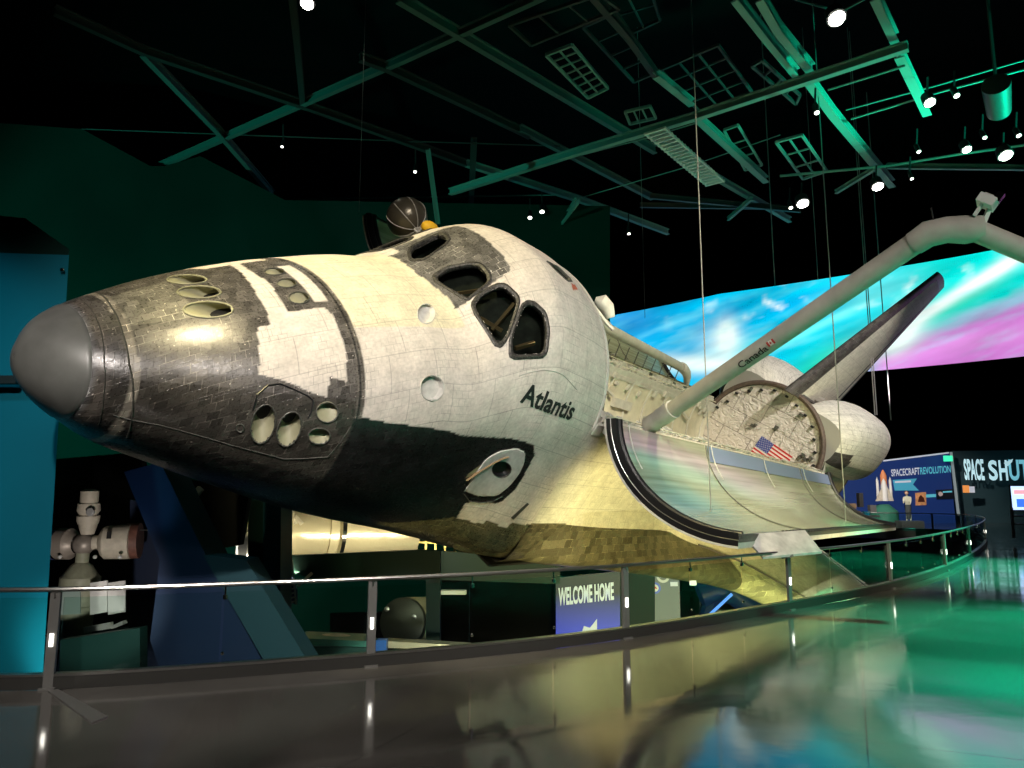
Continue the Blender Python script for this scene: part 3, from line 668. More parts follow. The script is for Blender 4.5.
# boxes and blankets on the starboard bay wall
for X, a, w, h, m in ((905,32,14,16,'rim'),(928,28,12,14,'rim'),(800,40,40,50,'greywhite'),(850,26,30,22,'greywhite'),(870,55,26,20,'rim'),(1010,40,16,14,'rim'),(1032,40,12,14,'rim'),(985,20,50,12,'greywhite'),(760,30,40,34,'greywhite'),(1090,30,60,18,'greywhite'),(890,12,24,12,'greywhite'),(940,10,18,8,'cream')):
    th = math.radians(a); c = Vector((X, 90*math.cos(th), 404-92*math.sin(th))); R_ = Matrix.Rotation(th, 3, 'X')
    mb = MB(); mb.box(c, (w, 6, h), R_.inverted()); part(mb, 'equipment_box', m)
for X in (760, 860, 1120):
    mb = MB(); mb.poly([(X-30, 80, 372), (X-10, 86, 384), (X+20, 88, 390), (X+60, 88, 388), (X+90, 84, 380)], 2.2, 8); part(mb, 'hose', 'greywhite', smooth=True)
# aft bulkhead: quilted blanket
def quilt_mat():
    m = mat('quilted_blanket', (.60,.55,.49), .75); nt = m.node_tree; b = nt.nodes['Principled BSDF']; L = nt.links.new
    tc = nt.nodes.new('ShaderNodeTexCoord'); mp = nt.nodes.new('ShaderNodeMapping'); mp.inputs['Rotation'].default_value = (math.radians(6), 0, 0)
    L(tc.outputs['Object'], mp.inputs['Vector']); sx = nt.nodes.new('ShaderNodeSeparateXYZ'); L(mp.outputs[0], sx.inputs[0]); cb = nt.nodes.new('ShaderNodeCombineXYZ')
    L(sx.outputs['Y'], cb.inputs['X']); L(sx.outputs['Z'], cb.inputs['Y'])
    k = nt.nodes.new('ShaderNodeTexBrick'); k.inputs['Scale'].default_value = 1; k.inputs['Brick Width'].default_value = 1.3; k.inputs['Row Height'].default_value = .8; k.inputs['Mortar Size'].default_value = .016; k.inputs['Mortar Smooth'].default_value = .5
    L(cb.outputs[0], k.inputs['Vector']); n = nt.nodes.new('ShaderNodeTexNoise'); n.inputs['Scale'].default_value = 3.2; n.inputs['Detail'].default_value = 3; n.inputs['Distortion'].default_value = 2.5; L(cb.outputs[0], n.inputs['Vector'])
    s = nt.nodes.new('ShaderNodeMath'); s.operation = 'SUBTRACT'; L(n.outputs['Fac'], s.inputs[0]); L(k.outputs['Fac'], s.inputs[1])
    bp = nt.nodes.new('ShaderNodeBump'); bp.inputs['Strength'].default_value = .8; bp.inputs['Distance'].default_value = .16; L(s.outputs[0], bp.inputs['Height']); L(bp.outputs[0], b.inputs['Normal'])
    mx = nt.nodes.new('ShaderNodeMix'); mx.data_type = 'RGBA'; L(k.outputs['Fac'], mx.inputs[0]); mx.inputs[6].default_value = (.60,.55,.49,1); mx.inputs[7].default_value = (.30,.27,.22,1); L(mx.outputs[2], b.inputs['Base Color']); return m
M['quilt'] = quilt_mat()
mb = MB(); B_ = [(1305, 99*math.cos(math.radians(a)), 404+95*math.sin(math.radians(a))) if a <= 180 else (1305, 93*math.cos(math.radians(a)), 404+95*math.sin(math.radians(a))) for a in range(0, 360, 5)]
mb.prism(B_, (6, 0, 0)); bk = part(mb, 'aft_bulkhead', 'quilt', label='quilted pale blanket wall at the back of the payload bay')
mb = MB(); mb.poly([(1303.5, 99*math.cos(math.radians(a)), 406+95*math.sin(math.radians(a))) for a in range(0, 181, 4)], 4.2, 8); part(mb, 'door_seal', mat('seal_brown', (.10,.07,.055), .6, var=.3, vscale=12), bk)
for k in range(26):
    a = math.radians(6+168*k/25); r = 91+rnd.uniform(-5, 2); c = Vector((1303, r*math.cos(a)*1.0, 404+r*math.sin(a)*.94))
    if k % 2 == 0: part(MB().box(c, (4, 4.5, 3.5)), 'bracket', 'black', bk)
for y, z in ((-68,428),(-66,421),(-74,424),(-80,430),(20,425),(24,421),(-10,440),(60,470),(-30,478)):
    part(MB().box((1302, y, z), (5, rnd.uniform(3, 7), rnd.uniform(2, 6))), 'bracket', 'rim', bk)
for p, q in (((1303,-62,402),(1303,-88,432)), ((1303,-56,404),(1303,-70,418)), ((1303,30,412),(1303,10,424))):
    part(MB().tube(p, q, .8, n=6), 'hose', 'greywhite', bk)
# flag
def flag(x, y0, z1, w, h, parent):
    f = part(MB().box((x, y0-w/2, z1-h/2), (.5, w, h)), 'flag', 'flag_white', parent, label='small United States flag')
    st = MB()
    for i in range(0, 13, 2): st.box((x-.4, y0-w/2, z1-h*(i+.5)/13), (.3, w, h/13))
    part(st, 'red_stripes', 'red', f); part(MB().box((x-.7, y0-w*.2, z1-h*7/26), (.3, w*.4, h*7/13)), 'blue_canton', 'flag_blue', f)
    stn = MB()
    for r in range(9):
        for c in range(6 if r % 2 == 0 else 5):
            cy = y0-w*.4*((c+.5)/6 if r % 2 == 0 else (c+1)/6); cz = z1-h*7/13*(r+.5)/9; R = h*.024
            p = [(x-.95, cy+R*(1 if k % 2 == 0 else .4)*math.sin(math.pi*k/5), cz+R*(1 if k % 2 == 0 else .4)*math.cos(math.pi*k/5)) for k in range(10)]
            stn.add([(x-.95, cy, cz)]+p, [(0, k+1, (k+1) % 10+1) for k in range(10)])
    part(stn, 'white_stars', 'flag_white', f)
flag(1302, 1, 416, 58, 36, bk)
# ---------------- doors with radiators
def rad_mat():
    m = mat('radiator_metal', (.60,.62,.50), .24, .55, .5); nt = m.node_tree; b = nt.nodes['Principled BSDF']; L = nt.links.new
    tc = nt.nodes.new('ShaderNodeTexCoord'); w = nt.nodes.new('ShaderNodeTexWave'); w.bands_direction = 'Y'; w.inputs['Scale'].default_value = .55; w.inputs['Distortion'].default_value = .15
    L(tc.outputs['UV'], w.inputs['Vector']); bp = nt.nodes.new('ShaderNodeBump'); bp.inputs['Strength'].default_value = .06; L(w.outputs['Fac'], bp.inputs['Height']); L(bp.outputs[0], b.inputs['Normal'])
    mp = nt.nodes.new('ShaderNodeMapping'); mp.inputs['Scale'].default_value = (.006, .25, 1); L(tc.outputs['UV'], mp.inputs['Vector'])
    n = nt.nodes.new('ShaderNodeTexNoise'); n.inputs['Scale'].default_value = 1.0; n.inputs['Detail'].default_value = 5; L(mp.outputs[0], n.inputs['Vector'])
    r = nt.nodes.new('ShaderNodeValToRGB'); r.color_ramp.elements[0].color = (.50,.54,.34,1); r.color_ramp.elements[0].position = .3; r.color_ramp.elements[1].color = (.80,.84,.60,1); r.color_ramp.elements[1].position = .7
    L(n.outputs['Fac'], r.inputs[0]); L(r.outputs[0], b.inputs['Base Color']); return m
M['radiator'] = rad_mat(); M['rad_blue'] = mat('radiator_blue_grey', (.28,.36,.52), .4, .3)
def dpt(X, t, off, sg):
    """point on the open door: t degrees from hinge, off inches outside the skin"""
    w_ = (X-582)/720; ang = 143.5-4.5*w_ if sg < 0 else 132.5; t = t*(86-6*w_)/90; th = math.radians(t); ry, rz = 106+off, 90+off; y = -106+106-ry*math.cos(th); z = 414+rz*math.sin(th); hy, hz = -109, 418; dy, dz = y-hy, z-hz; a = math.radians(ang)
    return (X, -sg*(hy+dy*math.cos(a)-dz*math.sin(a)), hz+dy*math.sin(a)+dz*math.cos(a))
for sg in (-1, 1):
    lab = 'open door with shiny radiator panels' 
    out = [[dpt(X, t, 1, sg) for t in range(0, 91, 5)] for X in [582+72*i/6 for i in range(61)]]
    dr = grid(out, 'payload_bay_door', 'white_tile', label=lab)
    for x in (582, 1302):            # end rims: white lip, black seal
        rows = [[dpt(x, t, o, sg) for t in range(0, 91, 5)] for o in (1, -.6)]; grid(rows, 'door_end_rim', 'greywhite', dr); rows = [[dpt(x+(.1 if x == 582 else -.1)*(o+.6), t, o, sg) for t in range(0, 91, 5)] for o in (-.6, -5, -9.5)]; grid(rows, 'door_end_face', 'blackgloss', dr)
        mb = MB(); xs = x+(3 if x == 582 else -3)
        mb.poly([dpt(xs, t, -6.5, sg) for t in range(0, 91, 3)], 2.6, 8); mb.poly([dpt(xs+(5 if x == 582 else -5), t, -8, sg) for t in range(0, 91, 3)], 2.4, 8)
        part(mb, 'door_seal', 'blackgloss', dr, smooth=True); part(MB().poly([dpt(x+(-.3 if x == 582 else .3), t, -4.6, sg) for t in range(0, 91, 3)], .35, 5), 'seal_retainer', 'steel', dr)
    rows = [[dpt(X, 90, o, sg) for o in (1, -1.5, -3)] for X in (582, 800, 1000, 1302)]; grid(rows, 'door_edge', 'greywhite', dr); rows = [[dpt(X, 89.8, o, sg) for o in (-3, -8)] for X in (582, 800, 1000, 1302)]; grid(rows, 'door_edge_seal', 'rim', dr)
    for X in range(600, 1300, 11):
        if X > 690+0 and len([c for c in dr.children if c.name.startswith('latch')]) < 62: part(MB().box(dpt(X, 89, -7, sg), (5, 3, 3)), 'latch', 'black', dr)
    mb = MB(); mb.poly([dpt(X, 88.2, -6.5, sg) for X in range(586, 1301, 40)], 1.6, 6); part(mb, 'door_seal', 'blackgloss', dr)
    ends = (592, 770, 948, 1126, 1296)
    for a, b in zip(ends, ends[1:]):
        o_ = -8 if b < 1000 else -6
        rows = [[dpt(a+1+(b-a-2)*i/16, t, o_, sg) for t in [3+85*k/24 for k in range(25)]] for i in range(17)]
        rp = grid(rows, 'radiator_panel', 'radiator', dr)
        rows = [[dpt(a+3+(b-a-6)*i/16, t, o_-.8, sg) for t in (3.5, 6, 9, 12, 15)] for i in range(17)]
        if a > 700: grid(rows, 'radiator_hinge_strip', 'rad_blue', rp)
        part(MB().poly([dpt(a, t, o_-.4, sg) for t in range(3, 88, 3)], .6, 5), 'radiator_seam', 'rim', rp)
        part(MB().poly([dpt(a+8, t, o_-3, sg) for t in range(2, 30, 3)], .5, 5), 'flex_hose', 'greywhite', rp)
# ---------------- aft fuselage, pods, tail, engines
def asec(X):
    t = (X-1307)/190; w = 106+3*t; zt = 499; zb = 272+8*t; P = []
    for j in range(49):
        a = math.pi/2+2*math.pi*j/48; c, s = math.cos(a), math.sin(a); e = 2.2 if s > 0 else 6
        P.append((X, w*math.copysign(abs(c)**(2/e), c), (398+(zt-398)*abs(s)**(2/e)) if s >= 0 else 398-(398-zb)*abs(s)**(2/e)))
    return P
grid([asec(X) for X in range(1308, 1500, 12)], 'aft_fuselage', 'white_tile')
mb = MB(); s_ = asec(1498)[:-1]; mb.add([(1498,0,390)]+s_, [(0, i+1, (i+1) % 48+1) for i in range(48)]); part(mb, 'engine_heat_shield', 'dark_tile')
mb = MB(); mb.prism([(1490,-100,272),(1490,100,272),(1590,96,282),(1590,-96,282)], (0,0,9)); part(mb, 'body_flap', 'black_tile')
for y, z in ((0,445),(-53,340),(53,340)):
    part(MB().lathe((1498,y,z), (1,0,.15 if z > 400 else .06), [(-5,14),(10,16),(30,22),(60,33),(95,43),(118,47),(118,45),(95,41),(60,31),(30,19)], 32), 'engine_nozzle', 'steeldark', smooth=True)
PODX = [(1308,40,36,-62,458),(1314,45,42,-65,461),(1326,49,48,-69,465),(1345,52,53,-73,469),(1370,54,57,-76,472),(1400,55,60,-78,474),(1440,56,62,-79,475),(1500,55,61,-79,475),(1535,53,58,-78,475),(1560,49,51,-77,475),(1574,41,42,-76,475),(1579,28,28,-76,475),(1580,2,2,-76,475)]
for sg in (-1, 1):
    rows = []
    for X in [1308+(1580-1308)*(i/44) for i in range(45)]:
        i = 0
        while i < len(PODX)-2 and X > PODX[i+1][0]: i += 1
        a, b = PODX[i], PODX[i+1]; t = (X-a[0])/(b[0]-a[0]); ry, rz, cy, cz = [a[k]+(b[k]-a[k])*t for k in (1,2,3,4)]; cy += 4*min(1, (X-1308)/60)
        rows.append([(X, -sg*(cy+ry*math.copysign(abs(math.cos(q))**.76, math.cos(q))), cz+rz*math.copysign(abs(math.sin(q))**.76, math.sin(q))) for q in [2*math.pi*j/48 for j in range(49)]])
    pod = grid(rows, 'engine_pod', 'pod_white', label='rounded white engine pod')
    pod.data.materials.append(M['dark_tile']); fc = rows[0][:-1]; cc = sum((Vector(q) for q in fc), Vector())/len(fc); part(MB().add([cc]+fc, [(0, i+1, (i+1) % len(fc)+1) for i in range(len(fc))]), 'pod_front', 'pod_white', pod)
    for p in pod.data.polygons:
        c = p.center/IN+ORG
        if c.x < 1346 and 436 < c.z < 462 and abs(c.y) > 96: p.material_index = 1
    part(MB().lathe((1575, -sg*-84*1, 470), (1,0,.1), [(0,12),(14,16),(34,22),(34,20),(14,14)], 20), 'pod_nozzle', 'steeldark', pod, smooth=True)
    part(MB().poly([(1310, sg*(96*math.cos(math.radians(a))+3), 406+93*math.sin(math.radians(a))) for a in range(-2, 80, 5)], 3.5, 8), 'pod_root_fairing', 'pod_white', pod, smooth=True)
def fin_pt(u, v, side):
    # v 0 root..1 tip, u 0 leading ..1 trailing
    xl = 1262+338*v; xt = 1560+148*v; x = xl+(xt-xl)*u; z = 498+318*v; th = (14-7*v)*(math.sin(math.pi*min(u, .999)**.6)*.9+.1*(1-u)) if 0 < u < 1 else 0
    return (x, side*th, z)
us = [(i/24) for i in range(25)]
rows = [[fin_pt(u, v/20, -1) for u in us[::-1]]+[fin_pt(u, v/20, 1) for u in us[1:]] for v in range(21)]
fin = grid(rows, 'vertical_tail', 'white_tile', uvf=lambda v: (v[0]-v[2]*.9, v[2])); fin.data.materials.append(M['dark_tile']); fin.data.materials.append(M['black_tile'])
for p in fin.data.polygons:
    c = p.center/IN+ORG; v = (c.z-498)/318; u = (c.x-1262-338*v)/(298-190*v)
    if u < .13 or v > .965: p.material_index = 1
    if .83 < u < .87 or u > .97 : p.material_index = 2
part(MB().add([fin_pt(u, 1, -1) for u in us]+[fin_pt(u, 1, 1) for u in us], [(i, i+1, 26+i, 25+i) for i in range(24)]), 'tail_tip_cap', 'dark_tile', fin)
part(MB().poly([(1312,0,499),(1330,0,504),(1360,0,508),(1420,-14,508),(1470,-22,500)], [2,5,9,9,3], 8), 'tail_root_fairing', 'white_tile', fin, smooth=True)
part(MB().poly([(1292,-4,505),(1330,-14,503),(1380,-20,502),(1420,-22,501)], 3, 6), 'tail_root_seal', 'dark_tile', fin)
# ---------------- robot arm, boom, antennas
sh = Vector((679,-108,440)); el = Vector((557,-236,636))
def oray(px, py): return (W3.transposed() @ ray(px, py))
def opt(px, py, depth):      # orbiter coords of the point at a camera depth in inches
    v = RR.transposed() @ Vector(((px-512)/F, (py-384)/F, 1)); return POS+v*depth
el1 = opt(928, 234, 438); el2 = opt(972, 229, 430); sh1 = opt(650, 425, 628); 
arm = part(MB().poly([sh1+(el1-sh1)*.10, el1], 6.6, 20), 'robot_arm', 'boom', smooth=True, label='grey jointed robot arm with a small maple leaf flag')
d_ = (el1-sh1).normalized()
part(MB().poly([sh1-Vector((0,0,16)), sh1-Vector((0,0,4)), sh1, sh1+d_*8, sh1+d_*26], [5, 6, 8, 7.4, 7.2], 14), 'shoulder_joint', 'greywhite', arm, smooth=True)
part(MB().poly([sh1+d_*14, sh1+d_*30], 7.8, 16), 'joint_collar', 'greywhite', arm, smooth=True)
part(MB().poly([el1-d_*9, el1, el1*.6+el2*.4+Vector((0,0,1.5)), el2*.85+el1*.15, el2+(el2-el1)*.25], [7.2, 7.8, 7.6, 8.2, 7], 16), 'elbow_joint', 'boom', arm, smooth=True)
lo1 = opt(1034, 255, 424); lo2 = opt(1180, 330, 400)
part(MB().poly([el2, lo1, lo2], 6.2, 20), 'lower_arm', 'boom', arm, smooth=True)
w0 = opt(978, 219, 426); w1_ = opt(984, 205, 424)
w1_ = opt(987, 202, 424); ec = part(MB().bar(w0+Vector((-3,2,0)), w1_+Vector((-2,1,0)), 1.8, 2.4).bar(w0+Vector((3,-3,0)), w1_+Vector((2,-2,0)), 1.8, 2.4).box(w1_, (12, 9, 5)), 'elbow_camera', 'white', arm); part(MB().box(w1_+Vector((5,1,3)), (5, 7, 5)), 'camera_head', 'greywhite', ec); part(MB().box(w1_+Vector((-2,-4,4)), (4, 4, 5)), 'camera_lens', 'chrome', ec)
part(MB().tube(opt(934,222,436), opt(931,208,434), .5, n=5), 'antenna_spike', 'black', arm)
# Canada lettering wrapped on the arm tube facing the hall
vs, fs, x0, x1 = text_mesh('Canada', 1, 1, 0, .01, 1)
viewd = (POS-(sh1+el1)/2); viewd = (viewd-d_*viewd.dot(d_)).normalized(); side = d_.cross(viewd)
p0 = sh1+d_*(el1-sh1).length*.415; p1 = sh1+d_*(el1-sh1).length*.52
mb = MB(); Lw = (p1-p0).length
for q in vs: pass
def onarm(a, h, r=6.9): return p0+d_*a+(viewd*math.cos(h/r-.55)+side*math.sin(h/r-.55)*sgn)*r
sgn = 1
up_img = side; 
if (RR @ side).y > 0: sgn = -1
mb.add([onarm((q.x-x0)/(x1-x0)*Lw, q.y/.72*5.2) for q in vs], fs); part(mb, 'name_lettering', 'text_black', arm, label='black lettering reading Canada')
q0 = Lw+1.5
for a, b, m in ((q0, q0+1.6, 'red'), (q0+1.6, q0+4.6, 'flag_white'), (q0+4.6, q0+6.2, 'red')):
    part(MB().add([onarm(a, 1.5), onarm(b, 1.5), onarm(b, 3.5), onarm(b, 5.3), onarm(a, 5.3), onarm(a, 3.5)], [(0,1,2,5),(5,2,3,4)]), 'flag_field', m, arm)
part(MB().add([onarm(q0+3.1+1.1*math.sin(2*math.pi*k/9)*(1 if k % 3 == 0 else .6), 3.5+1.3*math.cos(2*math.pi*k/9)*(1 if k % 3 == 0 else .6), 7.05) for k in range(9)], [tuple(range(9))]), 'maple_leaf', 'red', arm)
bm_ = part(MB().poly([(885,112,453),(900,112,453),(1150,112,446)], 6.6, 18), 'inspection_boom', 'boom', smooth=True)
part(MB().poly([(1140,112,447),(1150,112,446),(1168,112,442),(1180,112,436),(1192,111,424)], [7.5,8,7,6,4], 12), 'boom_end', 'greywhite', bm_, smooth=True)
part(MB().poly([(800,110,470),(850,112,462),(888,112,454)], [5,7.5,7.5], 12), 'boom_joint', 'greywhite', bm_, smooth=True)
for k in range(9):
    X = 905+k*28; part(MB().tube((X, 108, 443), (X+3, 104, 418), .8, n=5), 'boom_support', 'rim', bm_)
# dish antenna behind the starboard door
kc = opt(407, 218, 655)
ku = part(MB().sphere(kc, 18, 28, (1,1,1)), 'dish_antenna', 'antenna', smooth=True, label='round dark ribbed dish antenna with pale struts')
toc = (POS-kc).normalized(); s1 = toc.cross(Vector((0,0,1))).normalized(); s2 = s1.cross(toc)
imr = opt(500,218,655)-kc; imr.normalize(); imd = opt(407,300,655)-kc; imd.normalize()
pole = (toc*.62+imr*.55+imd*.62).normalized(); e1_ = pole.cross(toc).normalized(); e2_ = e1_.cross(pole)
for a in range(0, 360, 45):
    ax = e1_*math.cos(math.radians(a))+e2_*math.sin(math.radians(a))
    part(MB().poly([kc+(pole*math.cos(t)+ax*math.sin(t))*18.3 for t in [math.radians(q) for q in range(0, 111, 10)]], .4, 5), 'dish_rib', 'strut', ku)
for a, b in (((414,229),(418,233)), ((418,233),(422,226)), ((414,229),(420,228))):
    part(MB().tube(opt(*a, 633), opt(*b, 633), 1, n=6), 'dish_strut', 'strut', ku)
part(MB().sphere(opt(430,228,622), 7, 14, (1.3,.9,.8)), 'antenna_cover', 'yellow', ku, smooth=True)
# white antenna housing on the sill behind the cabin
part(MB().poly([opt(595,300,700), opt(601,302,700), opt(607,308,700), opt(610,318,700)], [3,8,7,5], 12), 'sill_housing', 'greywhite', smooth=True)
part(MB().poly([opt(592,303,690), opt(598,312,690), opt(607,324,690), opt(613,330,690)], [1.2,2,2,2], 6), 'sill_pipe', 'greywhite', smooth=True)
# ================================================================ THE HALL
def floor_mat():
    m = mat('polished_floor', (.055,.052,.048), .16, 0, .6); nt = m.node_tree; b = nt.nodes['Principled BSDF']; L = nt.links.new
    tc = nt.nodes.new('ShaderNodeTexCoord')
    def nz(s, d, dist=0):
        n = nt.nodes.new('ShaderNodeTexNoise'); n.inputs['Scale'].default_value = s; n.inputs['Detail'].default_value = d; n.inputs['Distortion'].default_value = dist; L(tc.outputs['Object'], n.inputs['Vector']); return n.outputs['Fac']
    r = nt.nodes.new('ShaderNodeValToRGB'); r.color_ramp.elements[0].color = (.045,.042,.038,1); r.color_ramp.elements[1].color = (.115,.11,.10,1); r.color_ramp.elements[0].position = .35; r.color_ramp.elements[1].position = .7
    L(nz(.35, 8, .6), r.inputs[0])
    k = nt.nodes.new('ShaderNodeTexBrick'); k.inputs['Scale'].default_value = 1; k.inputs['Brick Width'].default_value = 3.6; k.inputs['Row Height'].default_value = 3.6; k.inputs['Mortar Size'].default_value = .006; k.offset = 0
    mp = nt.nodes.new('ShaderNodeMapping'); mp.inputs['Rotation'].default_value = (0,0,math.radians(24)); L(tc.outputs['Object'], mp.inputs['Vector']); L(mp.outputs[0], k.inputs['Vector'])
    mx = nt.nodes.new('ShaderNodeMix'); mx.data_type = 'RGBA'; L(k.outputs['Fac'], mx.inputs[0]); L(r.outputs[0], mx.inputs[6]); mx.inputs[7].default_value = (.012,.012,.012,1); L(mx.outputs[2], b.inputs['Base Color'])
    q = nt.nodes.new('ShaderNodeMapRange'); q.inputs['From Min'].default_value = .3; q.inputs['From Max'].default_value = .7; q.inputs['To Min'].default_value = .04; q.inputs['To Max'].default_value = .14; L(nz(.8, 6), q.inputs['Value']); L(q.outputs[0], b.inputs['Roughness'])
    bp = nt.nodes.new('ShaderNodeBump'); bp.inputs['Strength'].default_value = .05; bp.inputs['Distance'].default_value = .05; L(nz(1.2, 3), bp.inputs['Height']); L(bp.outputs[0], b.inputs['Normal']); return m
M['floor'] = floor_mat()
curb_px = [(-260,689),(-120,690.5),(0,691),(53,690),(150,684),(256,676),(372,667),(460,659),(545,650),(628,639),(712,625),(792,610),(848,600),(893,589),(925,579.5),(948,571),(968,561),(983,551),(988,543.5),(985,537.5),(966,533),(915,530.8),(860,529.6),(800,529)]
path = [atz(x, y, 0) for x, y in curb_px]
fl = [Vector((p.x, p.y, 0)) for p in path]
lo = [Vector((-30,60,0)), Vector((-30,74,0)), Vector((75,74,0)), Vector((75,-12,0)), Vector((-40,-12,0)), Vector((-40,7.6,0))]
bm = bmesh.new(); vs = [bm.verts.new(p) for p in fl+lo]; f = bm.faces.new(vs); ret = bmesh.ops.extrude_face_region(bm, geom=[f])
bmesh.ops.translate(bm, verts=[v for v in ret['geom'] if isinstance(v, bmesh.types.BMVert)], vec=(0,0,-.5)); bmesh.ops.triangulate(bm, faces=bm.faces); bmesh.ops.recalc_face_normals(bm, faces=bm.faces)
me = bpy.data.meshes.new('floor'); bm.to_mesh(me); bm.free(); me.materials.append(M['floor']); o = bpy.data.objects.new('floor', me); C.objects.link(o); struct(o)
M['lower_floor'] = mat('lower_floor', (.02,.03,.035), .35)
struct(MB().box((10,34,-7.1), (90,88,.2)).build('floor_lower', 'lower_floor'))
struct(MB().box((12,30,25), (100,96,.3)).build('ceiling', 'wall_black'))
# ---- walls
def wall(name, pts, m, th=.3, n=(0,1,0)): return struct(MB().prism(pts, Vector(n)*th).build(name, m))
Yl = 32
wp = [(-420,100),(0,123),(82,129),(150,166),(165,166),(200,156),(285,200),(610,206),(610,640),(-420,700)]
wall('wall_left', [at(x, y, Yl) for x, y in wp], 'wall_green')
wall('wall_back', [(-45,74.5,-7), (75,74.5,-7), (75,74.5,25), (-45,74.5,25)], 'wall_black')
wall('wall_far_left', [(-40,-12,-7), (-40,76,-7), (-40,76,25), (-40,-12,25)], 'wall_black', .3, (-1,0,0))
wall('wall_right', [(62,-12,-7), (62,76,-7), (62,76,25), (62,-12,25)], 'wall_black', .3, (1,0,0))
wall('wall_front', [(-40,-12,-7), (62,-12,-7), (62,-12,25), (-40,-12,25)], 'wall_black', .3, (0,-1,0))
wall('wall_title', [at(953,451,60), at(1330,446,52), at(1330,530,52), at(955,527,60)], mat('title_wall', (.012,.06,.075), .6))
# ---- big curved screen
def screen_col(px, py):
    def g(cx, cy, sx, sy, rot=0):
        c, s = math.cos(rot), math.sin(rot); dx, dy = px-cx, py-cy; u = (dx*c+dy*s)/sx; v = (-dx*s+dy*c)/sy; return math.exp(-(u*u+v*v))
    u_ = px*.94-py*.34; v_ = px*.34+py*.94; n = noise.fractal(Vector((u_*.009, v_*.05, 0)), 1, 2, 5); n2 = noise.fractal(Vector((u_*.02, v_*.11, 3)), 1, 2, 4)
    col = Vector((.0,.42,.74))
    def mix(c, a):
        nonlocal col; a = max(0, min(1, a)); col = col*(1-a)+Vector(c)*a
    mix((.03,.30,.78), g(630,320,30,20)*.7)
    mix((0,.62,.80), (px-690)/120*.8+n*.35)
    mix((0,.42,.80), g(790,305,50,10,-.35)*.8)
    mix((0,.72,.66), (px-850)/70*.9+n*.25)
    mix((.02,.60,.30), g(835,362,60,20,-.45)*.9+g(965,300,50,10,-.5)*.5)
    mix((.0,.75,.80), g(760,345,60,9,-.25)*.7)
    low = (py-(330-(px-900)*.35))/22+n2*.25
    if px > 850: mix((.60,.20,.62), min(1, low)*min(1, (px-850)/35))
    mix((.75,.35,.72), g(980,340,60,10,-.2)*.35)
    mix((.85,1,.95), g(727,334,10,16)*.9+g(722,345,24,22)*.55+g(690,364,48,9,.05)*1.0+n2*.2*g(720,345,80,30))
    mix((.85,1,.95), g(888,342,34,13,-.35)*1.15+g(935,308,75,5.5,-.56)*1.1+g(1010,262,40,7,-.6)+g(905,322,14,26,.35)*.6)
    mix((.2,.95,.95), g(870,290,40,16,-.4)*.6+g(820,325,70,4,-.45)*.7+max(0, n2)*.28)
    n3 = noise.fractal(Vector((px*.05, py*.08, 9)), 1, 2, 4)
    mix((.9,1,.98), max(0, n3-.25)*1.2*(g(760,300,90,25)+g(930,280,60,18,-.4)))
    mix((.0,.25,.62), max(0, -n3-.1)*.6*(g(700,310,110,25)))
    col = col*(.88+.28*n); return [max(0, c) for c in col]
def scr(px): # depth of the screen as a smooth function of bearing
    T = [(560,58),(612,53.5),(720,47.6),(860,43),(1024,38),(1200,34.2),(1400,31)]
    return itp(T, px)
NX, NZ = 200, 50; vs = []; cols = []
for i in range(NX+1):
    px = 575+(1400-575)*i/NX; Y = scr(px); x = (at(px, 300, Y)).x
    for j in range(NZ+1):
        z = 9.15+(15.05-9.15)*j/NZ; vs.append((x, Y, z))
        c = Vector((x, Y, z-EYE)); cy_ = c.y*math.sin(PITCH)-c.z*math.cos(PITCH); cz_ = c.y*math.cos(PITCH)+c.z*math.sin(PITCH)
        cols.append((*screen_col(512+F*c.x/cz_, 384+F*cy_/cz_), 1))
me = bpy.data.meshes.new('curved_screen'); me.from_pydata(vs, [], [(i*(NZ+1)+j, (i+1)*(NZ+1)+j, (i+1)*(NZ+1)+j+1, i*(NZ+1)+j+1) for i in range(NX) for j in range(NZ)])
ca = me.color_attributes.new('picture', 'FLOAT_COLOR', 'POINT'); ca.data.foreach_set('color', [c for k in cols for c in k])
ms = mat('screen_picture', (0,0,0), .5); nt = ms.node_tree; a = nt.nodes.new('ShaderNodeAttribute'); a.attribute_name = 'picture'; b = nt.nodes['Principled BSDF']
nt.links.new(a.outputs['Color'], b.inputs['Emission Color']); b.inputs['Emission Strength'].default_value = SCREEN_E = 1.08
me.materials.append(ms); sco = bpy.data.objects.new('curved_screen', me); C.objects.link(sco)
scr_root = empty('projection_screen', (vs[0][0], vs[0][1], 9), 'huge curved glowing screen of blue, green and pink sky behind the shuttle tail', 'screen')
sco.parent = scr_root; sco.location = -scr_root.location; sco.name = 'lit_picture'; sco.data.name = 'lit_picture'
bk = MB(); bk.add([(v[0], v[1]+.25, v[2]) for v in vs[::NZ+1]]+[(v[0], v[1]+.25, v[2]) for v in vs[NZ::NZ+1]], [(i, i+1, NX+2+i, NX+1+i) for i in range(NX)])
bo = bk.build('back_panel', 'wall_black', scr_root); bo.location = -scr_root.location
# ---- glass railing
def place(o, root): o.parent = root; o.location = -Vector(root.location); return o
rail = empty('glass_railing', (path[7].x, path[7].y, 0), 'long curved railing of glass panels, steel handrail and square posts round the pit', 'railing')
RH = 1.02
dense = []
for a, b in zip(path, path[1:]):
    for t in range(4): dense.append(a.lerp(b, t/4))
dense.append(path[-1]); dense = [Vector((p.x, p.y, 0)) for p in dense]
